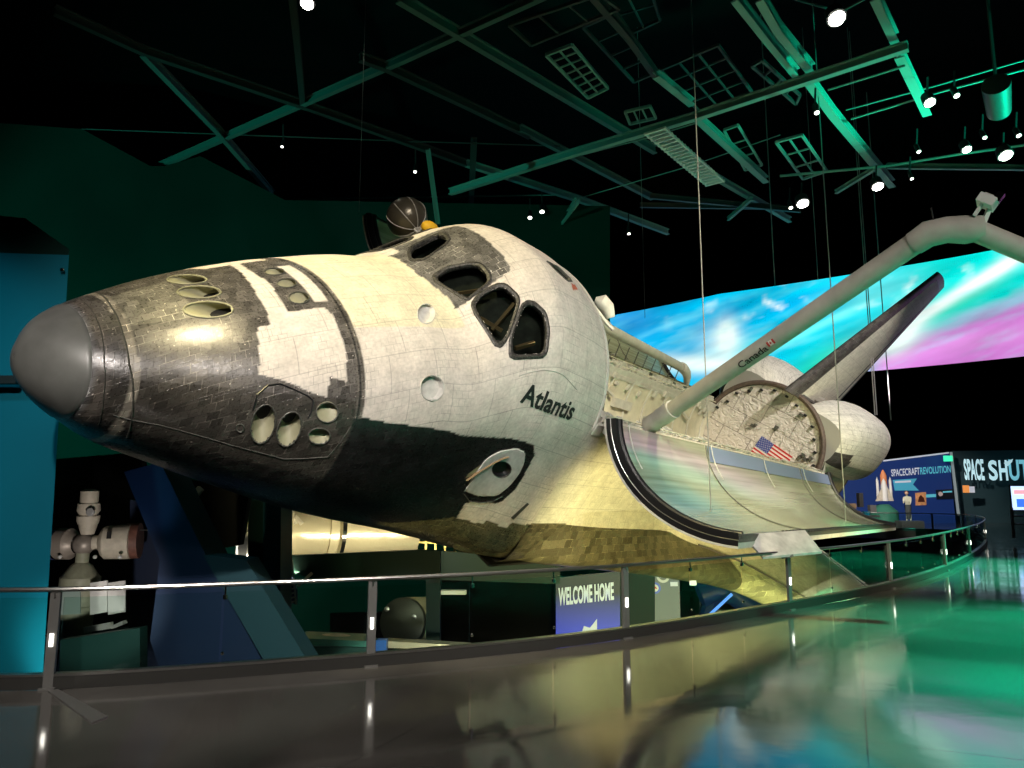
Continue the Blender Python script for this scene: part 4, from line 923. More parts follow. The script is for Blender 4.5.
# smooth the walk line
for _ in range(3): dense = [dense[0]]+[(dense[i-1]+dense[i]*2+dense[i+1])/4 for i in range(1, len(dense)-1)]+[dense[-1]]
cum = [0]
for a, b in zip(dense, dense[1:]): cum.append(cum[-1]+(b-a).length)
def along(s):
    s = max(0, min(cum[-1], s)); i = 0
    while i < len(cum)-2 and cum[i+1] < s: i += 1
    return dense[i].lerp(dense[i+1], (s-cum[i])/max(cum[i+1]-cum[i], 1e-6))
def sidev(s):
    d = (along(s+.1)-along(s-.1)).normalized(); return d, Vector((-d.y, d.x, 0))   # left normal = pit side
def strip(name, m, z0, z1, o0, o1, s0=0, s1=None, step=.5, parent=rail):
    s1 = s1 if s1 is not None else cum[-1]; n = max(1, int((s1-s0)/step)); P = []
    mb = MB(); 
    for i in range(n+1):
        s = s0+(s1-s0)*i/n; p = along(s); d, nn = sidev(s)
        mb.v += [tuple(p+nn*o0+Vector((0,0,z0))), tuple(p+nn*o1+Vector((0,0,z0))), tuple(p+nn*o1+Vector((0,0,z1))), tuple(p+nn*o0+Vector((0,0,z1)))]
    for i in range(n):
        for k in range(4): mb.f.append((4*i+k, 4*i+(k+1) % 4, 4*i+4+(k+1) % 4, 4*i+4+k))
    mb.f += [(0,1,2,3), (4*n+3,4*n+2,4*n+1,4*n)]
    return place(mb.build(name, m), parent)
M['curb'] = mat('curb_metal', (.07,.07,.065), .3, .6)
strip('curb', 'curb', .0, .13, .0, .10)
strip('curb_trim', 'steel', .13, .155, -.005, .11)
hr = MB(); hr.poly([along(s)+sidev(s)[1]*.0+Vector((0,0,RH)) for s in [cum[-1]*i/160 for i in range(161)]], .026, 8); place(hr.build('handrail', 'steel', smooth=True), rail)
def s_at_px(px, lo=0, hi=None):
    best = None
    for i in range(2000):
        s = cum[-1]*i/2000
        if s > s_turn and hi is None: break
        p = along(s); q = 512+F*p.x/(p.y*math.cos(PITCH)+(p.z-EYE)*math.sin(PITCH))
        if best is None or abs(q-px) < best[0]: best = (abs(q-px), s)
    return best[1]
s_turn = max((along(cum[-1]*i/400).x/along(cum[-1]*i/400).y, cum[-1]*i/400) for i in range(401))[1]
posts = [s_at_px(p) for p in (-170, 48, 372, 628, 792, 893, 948, 972)]+[s_turn+.1, s_turn+3, s_turn+7, s_turn+12, s_turn+17]
posts = [s for s in posts if s < cum[-1]]
for k, s in enumerate(posts):
    p = along(s); d, nn = sidev(s); R_ = Matrix((d, nn, Vector((0,0,1)))).transposed()
    mb = MB(); mb.box(p+nn*.03+Vector((0,0,(RH+.02)/2)), (.10, .05, RH+.02), R_); mb.box(p+nn*.03+Vector((0,0,.01)), (.16, .12, .02), R_)
    po = place(mb.build('post', 'steeldark'), rail)
    mb = MB(); mb.box(p-nn*.003+Vector((0,0,.50)), (.035, .012, .13), R_); l = mb.build('step_light', 'lampdim'); l.parent = po
    mb = MB(); mb.tube(p+Vector((0,0,RH-.08)), p+Vector((0,0,RH)), .012, n=6); c_ = mb.build('rail_bracket', 'steel'); c_.parent = po
for a, b in zip(posts, posts[1:]):
    n = max(1, round((b-a)/1.45)) if b < s_turn else 2; w = (b-a-.12)/n
    for i in range(n):
        g = strip('glass_panel', 'rail_glass', .155, RH-.09, .045, .057, a+.06+w*i+.015, a+.06+w*(i+1)-.015, .4)
        if b < s_turn+1:
            for s in (a+.06+w*i+.02,):
                p = along(s)+sidev(s)[1]*.05; mb = MB(); mb.lathe(p+Vector((0,0,RH)), (0,0,-1), [(0,.01),(.12,.01),(.125,.028),(.17,.028),(.18,0)], 8)
                if i: place(mb.build('glass_clamp', 'chrome', smooth=True), rail); place(MB().sphere(p+Vector((0,0,.26)), .022, 8).build('glass_clamp', 'chrome', smooth=True), rail)
# information panel on the rail
s = s_at_px(784); c0 = along(s); d, nn = sidev(s)
ip = empty('information_panel', c0+Vector((0,0,RH)), 'tilted pale information board fixed on top of the railing below the open bay door', 'sign')
def mk(mb, name, m, root, smooth=False): return place(mb.build(name, m, None, smooth), root)
A, B_, C2, D = at(763,557,13.35), at(822,551.5,13.9), at(805,530,14.25), at(743,534.5,13.7)
mk(MB().prism([A, B_, C2, D], (0,.02,-.04)), 'board', mat('board_print', (.60,.58,.55), .6, spec=.2, var=.25, vscale=4), ip)
mk(MB().bar((A+B_)/2+Vector((0,0,-.02)), c0+Vector((0,0,RH-.1)), .05, .04), 'bracket', 'steeldark', ip)
# floor plate at the left end of the railing
q = [atz(x, y, .012) for x, y in ((48,690),(58,689),(108,716),(92,722))]
tag(MB().prism(q, (0,0,-.01)).build('floor_strip', 'steeldark', base=q[0]), 'dark metal strip let into the floor at the left end of the railing', 'strip')
# ---- teal pylon at left
py = empty('support_pylon', at(20,680,11.2), 'tall flat teal pylon rising at the far left, in front of the dark green wall', 'pylon')
T0, T1, B1, B0 = at(-330,243,11.5), at(69,255,11.6), at(40,720,10.6), at(-330,720,10.6)
mk(MB().prism([T0, T1, B1, B0], (-1.4,1.1,0)), 'panel', 'teal', py)
U = [at(-330,240,11.8), at(-20,214,11.9), at(25,218,11.9), at(69,249,11.7), at(69,255,11.62), at(-330,243,11.6)]
mk(MB().prism(U, (-1.0,.7,.0)), 'top_hood', 'wall_green', py)
mk(MB().sphere(at(62,270,11.5), .035, 10), 'fixing_bolt', 'chrome', py)
mk(MB().bar(at(-40,380,11.1), at(18,380,11.1), .10, .12), 'cable_tray', 'black', py)
# ---- structures under the shuttle
def pan(name, pts, Y, m, ext, root=None, label=None, cat=None, kind=None):
    P = [at(*p[:2], p[2] if len(p) > 2 else Y) for p in pts]; o = MB().prism(P, ext).build(name, m, None, base=None if root else P[0])
    if root: place(o, root)
    if label: tag(o, label, cat)
    return o
lb = empty('leaning_strut', at(200,600,12.5), 'huge leaning navy steel strut running down to the right under the shuttle nose', 'strut')
pan('blue_face', [(124,472),(160,462),(206,556),(266,668),(266,760),(190,760),(150,640),(160,560)], 12.4, 'navy', (0,.9,0), lb)
pan('grey_face', [(203,555),(246,560),(312,668),(360,760),(300,760),(266,664)], 12.35, 'navyteal', (0,.6,0), lb, )
lb2 = empty('twin_strut', at(140,560,15.1), 'dark blue upright plate behind the leaning navy strut', 'strut')
pan('plate', [(130,500),(205,520),(205,720),(128,720)], 15.1, mat('deep_navy', (.006,.014,.04), .5), (0,.4,0), lb2)
gb = empty('box_column', at(264,640,15), 'green and blue square column below the shuttle belly', 'column')
pan('green_side', [(248,500),(263,500),(263,620),(248,590)], 15, 'green', (.05,.6,0), gb)
pan('blue_side', [(263,500),(281,500),(279,700),(263,700)], 14.9, mat('blue_teal', (.01,.09,.14), .5), (.05,.6,0), gb)
lt = empty('lattice_bracket', at(175,520,14), 'dark perforated bracket with a white diagonal brace behind the leaning strut', 'bracket')
pan('web', [(165,475),(250,490),(240,545),(215,550),(205,548)], 14.2, 'black', (0,.2,0), lt)
mk(MB().bar(at(179,514,14), at(201,488,14), .11), 'diagonal_brace', 'white', lt)
mk(MB().bar(at(180,478,14), at(196,500,14), .05), 'thin_brace', 'steel', lt)
for x, y in ((168,486),(171,495),(176,489),(178,500)): mk(MB().sphere(at(x,y,14.1), .05, 8), 'rivet', 'steel', lt)
# crossing dark green girders behind
for n_, (pts, Y, m, lab) in enumerate([
    ([(281,556),(420,550),(440,551),(440,580),(420,580),(310,578),(296,574)], 17.6, 'green', 'dark green horizontal girder under the silver telescope model'),
    ([(441,551),(560,560),(560,584),(441,580)], 22.5, 'green', 'dark green girder end above the black backdrop left of the welcome sign'),
    ([(426,572),(440,572),(440,660),(426,660)], 18.6, 'green', 'narrow green upright post left of the welcome sign'),
    ([(330,625),(330,614),(440,611),(440,672),(330,672)], 24, 'wall_black', 'black backdrop panel behind the round metal capsule'),
    ([(440,575),(560,575),(560,670),(440,670)], 25, 'wall_black', 'black backdrop panel left of the welcome sign'),
    ([(620,560),(655,560),(655,650),(620,650)], 25.5, mat('dark_teal_panel', (.005,.022,.028), .6, spec=.2), 'dark teal wall panel right of the welcome sign'),
    ([(44,460),(140,452),(160,560),(150,660),(44,660)], 19, 'wall_black', 'black backdrop panel behind the space station model'),
    ([(60,640),(140,628),(140,700),(60,700)], 12.6, 'green', 'dark green ledge below the space station model'),
    ([(0,640),(285,613),(285,700),(0,700)], 16.9, mat('deep_teal_plinth', (.012,.055,.065), .6), 'deep teal plinth wall low behind the railing glass')]):
    pan('girder' if 'girder' in lab else 'post' if 'post' in lab else 'ledge' if 'ledge' in lab else 'backdrop_panel', pts, Y, m, (0,.25,0), None, lab, 'girder' if 'girder' in lab else 'post' if 'post' in lab else 'ledge' if 'ledge' in lab else 'panel')
# ---- space station model
Ys = 14
st = empty('space_station_model', at(88,600,Ys), 'cream space station model of crossed cylindrical modules, left of the leaning navy strut', 'model')
def A_(x, y, dy=0): return at(x, y, Ys+dy)
u_ = Ys/F
mk(MB().lathe(A_(88,524), (0,-.05,1), [(0,10*u_),(2*u_,11*u_),(9*u_,10*u_),(14*u_,8*u_),(14.5*u_,9.5*u_),(20*u_,9*u_),(21*u_,6*u_),(24*u_,11*u_),(30*u_,10*u_),(31*u_,7*u_),(33*u_,7*u_)][:0] or [(0,9*u_),(3*u_,10*u_),(8*u_,10.5*u_),(9*u_,8*u_),(13*u_,10.5*u_),(20*u_,10*u_),(21*u_,7.5*u_),(30*u_,8*u_),(32*u_,5*u_),(32.5*u_,0)], 24), 'top_module', 'cream', st, True)
mk(MB().sphere(A_(84,544), 10.5*u_, 20), 'hub', mat('hub_metal', (.33,.29,.25), .45, .3, var=.2, vscale=9), st, True)
mk(MB().lathe(A_(93,543), (1,.25,.03), [(0,7*u_),(5*u_,7*u_),(8*u_,13*u_),(11*u_,16*u_),(34*u_,17*u_),(34.5*u_,14*u_)], 28), 'right_module', 'cream', st, True)
mk(MB().lathe(A_(127,541,.2), (1,.25,.03), [(0,17.5*u_),(12*u_,17.5*u_),(12.2*u_,0)], 28), 'brown_end', mat('brown_foil', (.16,.07,.05), .6, var=.3, vscale=10), st, True)
mk(MB().lathe(A_(77,544), (-1,.1,0), [(0,9*u_),(4*u_,11*u_),(7*u_,15*u_),(18*u_,15*u_),(19*u_,13*u_)], 28), 'left_module', mat('ring_metal', (.38,.33,.28), .45, .3, bump=.3, bscale=12), st, True)
mk(MB().lathe(A_(58,545,.05), (-1,.1,0), [(0,14.5*u_),(18*u_,14*u_),(18.2*u_,0)], 24), 'blue_end', mat('blue_foil', (.10,.13,.32), .4, .3, var=.4, vscale=9), st, True)
mk(MB().lathe(A_(83,552), (-.02,0,-1), [(0,6*u_),(10*u_,6*u_),(13*u_,10*u_),(22*u_,16*u_),(24*u_,18*u_),(50*u_,18*u_),(52*u_,15*u_),(90*u_,14*u_),(91*u_,0)], 28), 'bottom_module', mat('olive_cream', (.30,.31,.22), .55, var=.2, vscale=7), st, True)
for x in (90,108): mk(MB().prism([A_(x,583,-.35), A_(x+17,580.5,-.35), A_(x+17,612,-.35), A_(x,615,-.35)], (0,.03,0)), 'solar_panel', 'white', st)
mk(MB().prism([A_(60,592,-.35), A_(80,590,-.35), A_(80,614,-.35), A_(60,615,-.35)], (0,.03,0)), 'solar_panel', mat('solar_pale_teal', (.30,.40,.36), .5), st)
mk(MB().bar(A_(85,630,-.35), A_(112,625,-.35), .10), 'docking_truss', 'white', st); mk(MB().bar(A_(113,627,-.35), A_(125,622,-.35), .14,.06), 'docking_truss', 'white', st)
mk(MB().lathe(A_(91,512,-.21), (0,-1,0), [(0,4*u_),(.04,4*u_),(.05,3*u_),(.05,0)], 14), 'porthole', mat('porthole_grey', (.35,.35,.34), .4), st)
mk(MB().box(A_(109,535,-.32), (4*u_,.02,7*u_)), 'marking', 'text_black', st)
for x in (60,95,120): mk(MB().sphere(A_(x,557,-.3), 2*u_, 8), 'thruster_block', 'white', st)
mk(MB().bar(A_(140,530,0), A_(176,531,0), .03,.02), 'antenna', 'steel', st)
mk(MB().lathe(A_(88,526), (0,-.05,1), [(-8*u_,6*u_),(0,8.3*u_),(34*u_,8.3*u_),(36*u_,4*u_),(36*u_,0)], 20), 'inner_core', 'cream', st, True)
# ---- telescope model (silver cylinder)
Yt = 19.5; ut = Yt/F
te = empty('telescope_model', at(330,540,Yt), 'long shiny silver and gold cylinder of a space telescope lying under the shuttle belly', 'model')
ax = (at(425,531,Yt+1.8)-at(278,528,Yt)).normalized(); a0 = at(278,529,Yt)
L1 = (at(322,530,Yt+.9)-a0).length; L2 = (at(412,531,Yt+1.7)-a0).length
mk(MB().lathe(a0, ax, [(0,.1),(0,.72),(L1-.1,.72),(L1-.1,.78),(L1+.12,.78),(L1+.12,.66),(L2,.60),(L2,0)], 36), 'barrel', 'foil', te, True)
mk(MB().lathe(a0, ax, [(L1+.15,.70),(L1+.2,.80),(L1+.3,.80),(L1+.34,.70)], 36), 'clamp_ring', 'chrome', te, True)
for dz in (.35, -.1, -.4): mk(MB().bar(a0+Vector((0,-.72 if abs(dz) < .2 else -.6,dz)), a0+ax*L2+Vector((0,-.62 if abs(dz) < .2 else -.5,dz*.85)), .04), 'handrail', 'gold', te)
mk(MB().poly([at(281,515,19), at(289,521,19), at(296,517,19), at(302,524,19)], .06, 6).poly([at(292,512,19), at(296,524,19)], .05, 6), 'aft_bracket', 'cream', te)
tr = empty('equipment_rack', at(236,540,18), 'bright gold and white machinery stack left of the green column', 'machinery')
for x, y, w, h, m in ((238,505,10,16,'gold'),(232,520,14,18,'white'),(240,528,12,10,'cream'),(244,545,8,22,'white'),(230,503,6,8,'gold'),(246,514,5,20,'gold')):
    mk(MB().box(at(x,y,18), (w*18/F,.5,h*18/F)), 'machinery_block', m, tr)
mk(MB().lathe(at(240,548,17.8), (1,.2,0), [(0,.3),(.2,.38),(.35,.3),(.35,0)], 18), 'wheel', 'steel', tr, True)
for k in range(12):
    x = 424+k*11; o = mk(MB().bar(at(x,529+k*.9,22), at(x,551,22), .07), 'upright', 'gold' if k % 3 else 'cream', te) if False else None
fr_ = empty('scaffold_frame', at(440,550,22), 'row of thin gold scaffold uprights right of the silver cylinder', 'scaffold')
for k in range(9):
    x = 388+k*9.5; mk(MB().bar(at(x,526+k*1.2,23.5), at(x,551,23.5), .06), 'upright', 'gold', fr_)
mk(MB().bar(at(380,540,23.5), at(474,545,23.5), .05), 'cross_rail', 'gold', fr_); mk(MB().box(at(414,544,23.3), (.18,.1,.34)), 'orange_tag', mat('orange_paint', (.75,.25,.06), .5), fr_)
mk(MB().bar(at(400,533,23), at(478,548,23), .05), 'white_tube', 'white', fr_)
# ---- low exhibits seen through the glass
cp = empty('round_capsule', at(405,625,21), 'dark round metal capsule end with a shiny barrel beside it', 'capsule'); uc = 21/F
mk(MB().lathe(at(402,622,21), (-.25,-1,.15), [(-1.0,20*uc),(-.1,23*uc),(0,23*uc),(.03,21*uc),(.06,0)], 40), 'end_disc', mat('capsule_dark', (.05,.055,.05), .4, .6), cp, True)
mk(MB().lathe(at(408,620,21.4), (.7,.4,.05), [(0,22*uc),(.55,20*uc),(.6,0)], 40), 'barrel', 'foil', cp, True)
for x, y in ((387,609),(414,617)): mk(MB().lathe(at(x,y,20.9), (0,-1,0), [(0,2.4*uc),(.04,2.4*uc),(.05,0)], 12), 'port', 'steel', cp)
bt = empty('green_platform', at(335,650,16.5), 'low green platform carrying a pale domed hull, left of the second railing post', 'platform'); 
pan('deck', [(296,638),(366,641),(372,648),(300,646)], 16.3, mat('platform_green', (.04,.20,.14), .5), (0,.8,0), bt)
pan('side', [(300,646),(372,648),(372,668),(312,668)], 16.2, mat('platform_dark', (.01,.06,.045), .5), (0,.8,0), bt)
mk(MB().sphere(at(334,638,16.8), .42, 20, (1,.5,.22)), 'domed_hull', 'cream', bt, True)
tag(MB().box(at(382,646,16.6), (.22,.22,.28)).build('blue_crate', 'blueplastic', base=at(382,646,16.6)), 'small bright blue box beside the second railing post', 'box')
pan('pale_walkway', [(385,641),(470,646),(470,650),(385,648)], 17, 'foil', (0,.5,-.02), None, 'thin pale strip of walkway glowing low behind the railing', 'walkway')
tag(MB().box(at(450,592,20), (.85,.3,.10)).build('ceiling_canopy_lamp', 'white', base=at(450,592,20)), 'small pale horizontal lamp bar left of the welcome sign', 'lamp')
ld = empty('ladder_ramp', at(288,585,17.5), 'slanted blue and white striped ladder right of the box column', 'ladder')
for x0 in (279,293): mk(MB().bar(at(x0-1,556+(x0-279)*.3,17.5), at(x0+(12 if x0 == 279 else 3),605,17.5), .03), 'stringer', 'strut', ld)
for k in range(11):
    y = 560+k*4.2; xo = k*.9; mk(MB().bar(at(279+xo,y+1.5,17.5), at(292+xo*.4,y-1,17.5), .035), 'rung', 'strut', ld)
pan('web', [(279,556),(284,558),(297,590),(297,604),(284,604),(279,600)], 17.7, mat('ladder_blue', (.05,.06,.16), .5), (0,.05,0), ld)
mk(MB().bar(at(298,586,17), at(312,573,17), .06), 'handrail', 'strut', ld)
mk(MB().box(at(302,559,18.5), (.2,.05,.15)), 'notice', 'strut', ld)
# ---- WELCOME HOME sign
Yw = 24; ws = empty('welcome_sign', at(588,632,Yw), 'blue sign reading WELCOME HOME with a white shuttle, seen through the railing glass', 'sign')
def grad_mat(name, c0, c1, axis='Z', es=0):
    m = mat(name, c0, .5); nt = m.node_tree; b = nt.nodes['Principled BSDF']; tc = nt.nodes.new('ShaderNodeTexCoord'); sx = nt.nodes.new('ShaderNodeSeparateXYZ'); r = nt.nodes.new('ShaderNodeValToRGB')
    nt.links.new(tc.outputs['Generated'], sx.inputs[0]); nt.links.new(sx.outputs[axis], r.inputs[0]); r.color_ramp.elements[0].position = .3; r.color_ramp.elements[1].position = .75; r.color_ramp.elements[0].color = (*c0, 1); r.color_ramp.elements[1].color = (*c1, 1); nt.links.new(r.outputs[0], b.inputs['Base Color'])
    if es: nt.links.new(r.outputs[0], b.inputs['Emission Color']); b.inputs['Emission Strength'].default_value = es
    return m
P4 = [at(556,578,Yw), at(620,571,Yw), at(620,660,Yw), at(556,660,Yw)]
mk(MB().prism(P4, (0,.1,0)), 'sign_board', grad_mat('sign_blue', (.008,.025,.45), (.001,.004,.02), 'Z', .8), ws)
M['lit_white'] = mat('lit_letter_white', (.5,.5,.54), .5, emit=(.75,.82,.95), es=.35)
o_ = at(558.5,606,Yw-.05); u2 = at(614,600,Yw-.05)-o_
place(sign_text('sign_lettering', 'WELCOME HOME', o_, u2, (0,0,1), u2.length, 17*Yw/F, 'lit_white', None, .0, bold=.035), ws)
mk(MB().prism([at(582,632,Yw-.06), at(584,626,Yw-.06), at(590,628,Yw-.06), at(597,619,Yw-.06), at(597,633,Yw-.06)], (0,.03,0)), 'shuttle_picture', 'lit_white', ws)
# emblem sign
es_ = empty('emblem_sign', at(664,600,26), 'grey panel carrying round mission emblems right of the welcome sign', 'sign'); Ye = 26; ue = Ye/F
pan('sign_board', [(650,569),(679,566),(681,640),(651,640)], Ye, mat('emblem_board', (.09,.10,.11), .5, emit=(.10,.13,.15), es=.5), (0,.1,0), es_)
for x, y, r, m in ((663,576,6.4,mat('emblem_grey', (.5,.5,.52), .5, emit=(.5,.5,.55), es=.3)), (655,588,5.4,mat('emblem_blue', (.06,.10,.5), .5, emit=(.06,.1,.5), es=.4))):
    e_ = mk(MB().lathe(at(x,y,Ye-.04), (0,-1,0), [(0,r*ue),(.03,r*ue),(.03,0)], 28), 'round_emblem', m, es_)
    mk(MB().lathe(at(x,y,Ye-.08), (0,-1,0), [(0,r*.62*ue),(.02,r*.62*ue),(.02,0)], 24), 'emblem_centre', mat('emblem_white', (.6,.6,.62), .5, emit=(.6,.6,.6), es=.25) if r < 6 else mat('emblem_dark', (.12,.14,.2), .5), es_)
    mk(MB().prism([at(x-r*.5,y+r*.3,Ye-.11), at(x,y-r*.35,Ye-.11), at(x+r*.5,y+r*.2,Ye-.11), at(x,y+r*.1,Ye-.11)], (0,.02,0)), 'emblem_mark', 'red' if r < 6 else 'lit_white', es_)
mk(MB().box(at(674,584,Ye-.05), (7*ue,.04,4*ue)), 'name_plate', 'lit_white', es_)
tag(MB().box(at(693,583,15), (.13,.03,.09)).build('small_label', 'lit_white', base=at(693,583,15)), 'small white label plate hanging right of the emblem sign', 'label')
# blue curved brackets below the wing
ar = empty('blue_arch', at(730,610,30), 'dark blue arched support below the shuttle wing', 'support'); ya = 34
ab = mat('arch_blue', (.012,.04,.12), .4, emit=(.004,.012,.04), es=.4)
mk(MB().poly([at(700,596,ya), at(715,590,ya), at(732,592,ya), at(748,603,ya), at(756,618,ya), at(760,640,ya)], .55, 10), 'arch', ab, ar, True)
mk(MB().poly([at(700,650,ya), at(706,620,ya), at(716,592,ya)], .35, 8), 'leg', ab, ar, True)
mk(MB().bar(at(704,620,ya-1), at(732,594,ya-1), .10), 'light_bar', mat('blue_light', (.1,.3,.8), emit=(.12,.3,.9), es=1.2), ar)
mk(MB().bar(at(700,600,ya+1), at(745,602,ya+1), .08).bar(at(700,612,ya+1), at(745,610,ya+1), .06).bar(at(700,600,ya+1), at(700,625,ya+1), .08), 'far_rail', 'steel', ar)
# ---- far right: signs, models, visitor
Yb = 58
sb = empty('exhibit_sign_wall', at(890,526,Yb), 'deep blue sign wall reading SPACECRAFT REVOLUTION beyond the shuttle tail', 'sign')
ubl = Yb/F
pan('board', [(790,472),(884,461),(949,453),(956,526),(790,526)], Yb, mat('sign_deep_blue', (.01,.035,.16), .5, emit=(.006,.02,.10), es=.5), (0,.3,0), sb)
pan('top_edge', [(884,460),(949,452),(949,453.5),(884,461.5)], Yb-.1, 'lit_white', (0,.2,0), sb)
pan('side_edge', [(951,452),(952.5,452),(960,515),(958.5,515)], Yb-.1, mat('edge_grey', (.3,.35,.36), .5, emit=(.2,.25,.26), es=.5), (0,.2,0), sb)
M['lit_teal'] = mat('lit_letter_teal', (.1,.4,.5), .5, emit=(.08,.40,.50), es=.6)
o_ = at(891.5,476.5,Yb-.15); u2 = at(920,474.5,Yb-.15)-o_
place(sign_text('lettering', 'SPACECRAFT', o_, u2, (0,0,1), u2.length, 7*ubl, 'lit_white', None, 0, bold=.02), sb)
o_ = at(920.5,474.5,Yb-.15); u2 = at(951,472.5,Yb-.15)-o_
place(sign_text('lettering', 'REVOLUTION', o_, u2, (0,0,1), u2.length, 7*ubl, 'lit_teal', None, 0, bold=.02), sb)
pan('arrow_banner', [(893,480),(917,478.5),(913,484.5),(919,490.5),(895,490.5)], Yb-.15, mat('banner_cyan', (.06,.3,.42), .5, emit=(.05,.28,.4), es=.6), (0,.05,0), sb)
pan('banner_text', [(895,481.2),(911,480.3),(911,482.3),(895,483)], Yb-.22, 'lit_white', (0,.02,0), sb)
pan('orange_picture', [(915.5,493),(926,492),(926.5,505),(916,505.5)], Yb-.15, mat('picture_orange', (.55,.25,.10), .5, emit=(.4,.18,.08), es=.5, var=.6, vscale=3), (0,.05,0), sb)
pan('picture_figure', [(918,502),(919,497),(921,495),(924,498),(925,502)], Yb-.22, mat('picture_dark', (.12,.03,.02), .5), (0,.02,0), sb)
pan('blue_strip', [(926,494.5),(936,494),(936,497),(926,497.5)], Yb-.15, 'lit_teal', (0,.05,0), sb)
pan('dark_plaque', [(936,490),(953,489),(954,499),(937,499.5)], Yb-.15, mat('plaque_dark', (.01,.015,.03), .4), (0,.05,0), sb)
pan('plaque_text', [(943,491.3),(952,490.8),(952,492.3),(943,492.8)], Yb-.25, 'lit_teal', (0,.02,0), sb)
mk(MB().lathe(at(940.5,494,Yb-.2), (0,-1,0), [(0,2.2*ubl),(.02,2.2*ubl),(.02,0)], 16), 'plaque_emblem', mat('emblem_pale', (.5,.4,.38), .5, emit=(.4,.3,.3), es=.4), sb)
tag(MB().box(at(948,458.5,Yb-1), (8*ubl,.15,5.5*ubl)).build('exit_sign', mat('exit_green', (.05,.7,.35), emit=(.05,.85,.45), es=.9), base=at(948,458.5,Yb-1)), 'small glowing green exit sign above the blue sign wall', 'sign')
tl = empty('title_lettering', at(990,482,55), 'large pale blue and white letters SPACE SHUTTLE on the dark teal wall', 'sign')
Yt2 = 57.5; ul2 = Yt2/F; M['lit_ice'] = mat('lit_letter_ice', (.5,.7,.75), .5, emit=(.45,.72,.80), es=.75); M['lit_sky'] = mat('lit_letter_sky', (.2,.5,.62), .5, emit=(.18,.55,.68), es=.7)
def tt(name, txt, x0, y0, x1, y1, h, m, Y=Yt2):
    o_ = at(x0,y0,Y); u2 = at(x1,y1,Y-.6)-o_; place(sign_text(name, txt, o_, u2, (0,0,1), u2.length, h*ul2, m, None, 0, bold=.03), tl)
tt('word_space', 'SPACE', 965, 480, 985, 480.5, 21, 'lit_ice'); tt('letter_s', 'S', 989.5, 480.5, 998.5, 480.5, 20, 'lit_ice'); tt('letter_h', 'H', 1000, 480.5, 1008.5, 480.5, 20, 'lit_ice'); tt('word_end', 'UTTLE', 1010, 480.5, 1056, 481.5, 20.5, 'lit_sky', 57)
mk(MB().prism([at(1004,463,56.6), at(1013,459,56.6), at(1012,462,56.6), at(1008,466,56.6)], (0,.05,0)), 'shuttle_mark', 'lit_ice', tl)
ol = empty('orange_notice', at(967,489,56.5), 'small orange and white notice below the large title letters', 'sign')
mk(MB().box(at(966,489,56.6), (6*ul2,.05,7*ul2)), 'orange_half', mat('notice_orange', (.8,.3,.08), emit=(.7,.25,.06), es=.7), ol); mk(MB().box(at(972,489.5,56.6), (5*ul2,.05,6*ul2)), 'white_half', 'lit_white', ol)
kt = empty('video_kiosk', at(1020,530,36), 'bright video monitor on the dark wall at the right edge above a steel bench rail', 'monitor'); uk = 36/F
mk(MB().box(at(1026,498,36), (30*uk,.15,26*uk)), 'casing', 'black', kt)
mk(MB().box(at(1026,498,35.9), (28*uk,.02,23*uk)), 'lit_screen', mat('kiosk_screen', (.5,.6,.9), emit=(.45,.62,1), es=1.5), kt)
mk(MB().box(at(1026,492,35.87), (24*uk,.02,4*uk)), 'red_caption', mat('caption_red', (.8,.3,.3), emit=(.8,.35,.4), es=1.2), kt)
mk(MB().box(at(1027,503,35.87), (20*uk,.02,8*uk)), 'blue_picture', mat('picture_blue', (.05,.15,.6), emit=(.04,.15,.7), es=1.3), kt)
mk(MB().bar(at(1026,510,36.1), at(1026,538,36.1), .08), 'stand', 'steeldark', kt)
br_ = empty('steel_barrier', at(1012,530,33), 'low steel barrier rail standing in front of the video monitor', 'barrier')
mk(MB().bar(at(1011.5,508,33), at(1014,538,33), .09), 'post', 'steel', br_); mk(MB().bar(at(1012,516,33), at(1060,516,33), .06), 'rail', 'steel', br_); mk(MB().bar(at(1012,524,33), at(1060,524,33), .05), 'rail', 'steel', br_)
# shuttle stack model on a green stand
sm = empty('shuttle_stack_model', at(884,520,50), 'white shuttle model standing upright on a green drum against an orange tank', 'model'); us_ = 50/F
def A5(x, y, d=0): return at(x, y, 50+d)
mk(MB().lathe(A5(885,500), (0,0,1), [(0,3*us_),(24*us_,3*us_),(29*us_,1*us_),(30*us_,0)], 16), 'orange_tank', mat('tank_orange', (.55,.2,.08), .6, emit=(.2,.06,.02), es=.3), sm, True)
for x in (878.5,891.5): mk(MB().lathe(A5(x,501), (0,0,1), [(0,1.6*us_),(20*us_,1.3*us_),(24*us_,0)], 12), 'booster', 'white', sm, True)
mk(MB().lathe(A5(885,501,-.4), (0,0,1), [(0,3.2*us_),(14*us_,3*us_),(19*us_,1.8*us_),(22*us_,0)], 16), 'orbiter_body', 'white', sm, True)
mk(MB().prism([A5(885,482,-.5), A5(880,492,-.5), A5(876,501,-.5), A5(894,501,-.5), A5(890,492,-.5)], (0,.1,0)), 'wings', 'cream', sm)
mk(MB().lathe(A5(885,528.5), (0,0,1), [(0,11*us_),(7*us_,13*us_),(8.5*us_,13*us_),(16.5*us_,13*us_),(20*us_,9*us_),(23.5*us_,5*us_),(23.5*us_,0)], 24), 'drum_stand', mat('drum_green', (.04,.18,.12), .5), sm, True)
tb = empty('display_table', at(850,525,48), 'dark cluttered display table with orange model pieces beneath the shuttle tail pod', 'table'); 
mk(MB().box(at(852,516,48), (44*48/F,1.5,.12)), 'table_top', 'steeldark', tb)
for x in (833,871): mk(MB().bar(at(x,517,48), at(x,528,48), .1), 'leg', 'steeldark', tb)
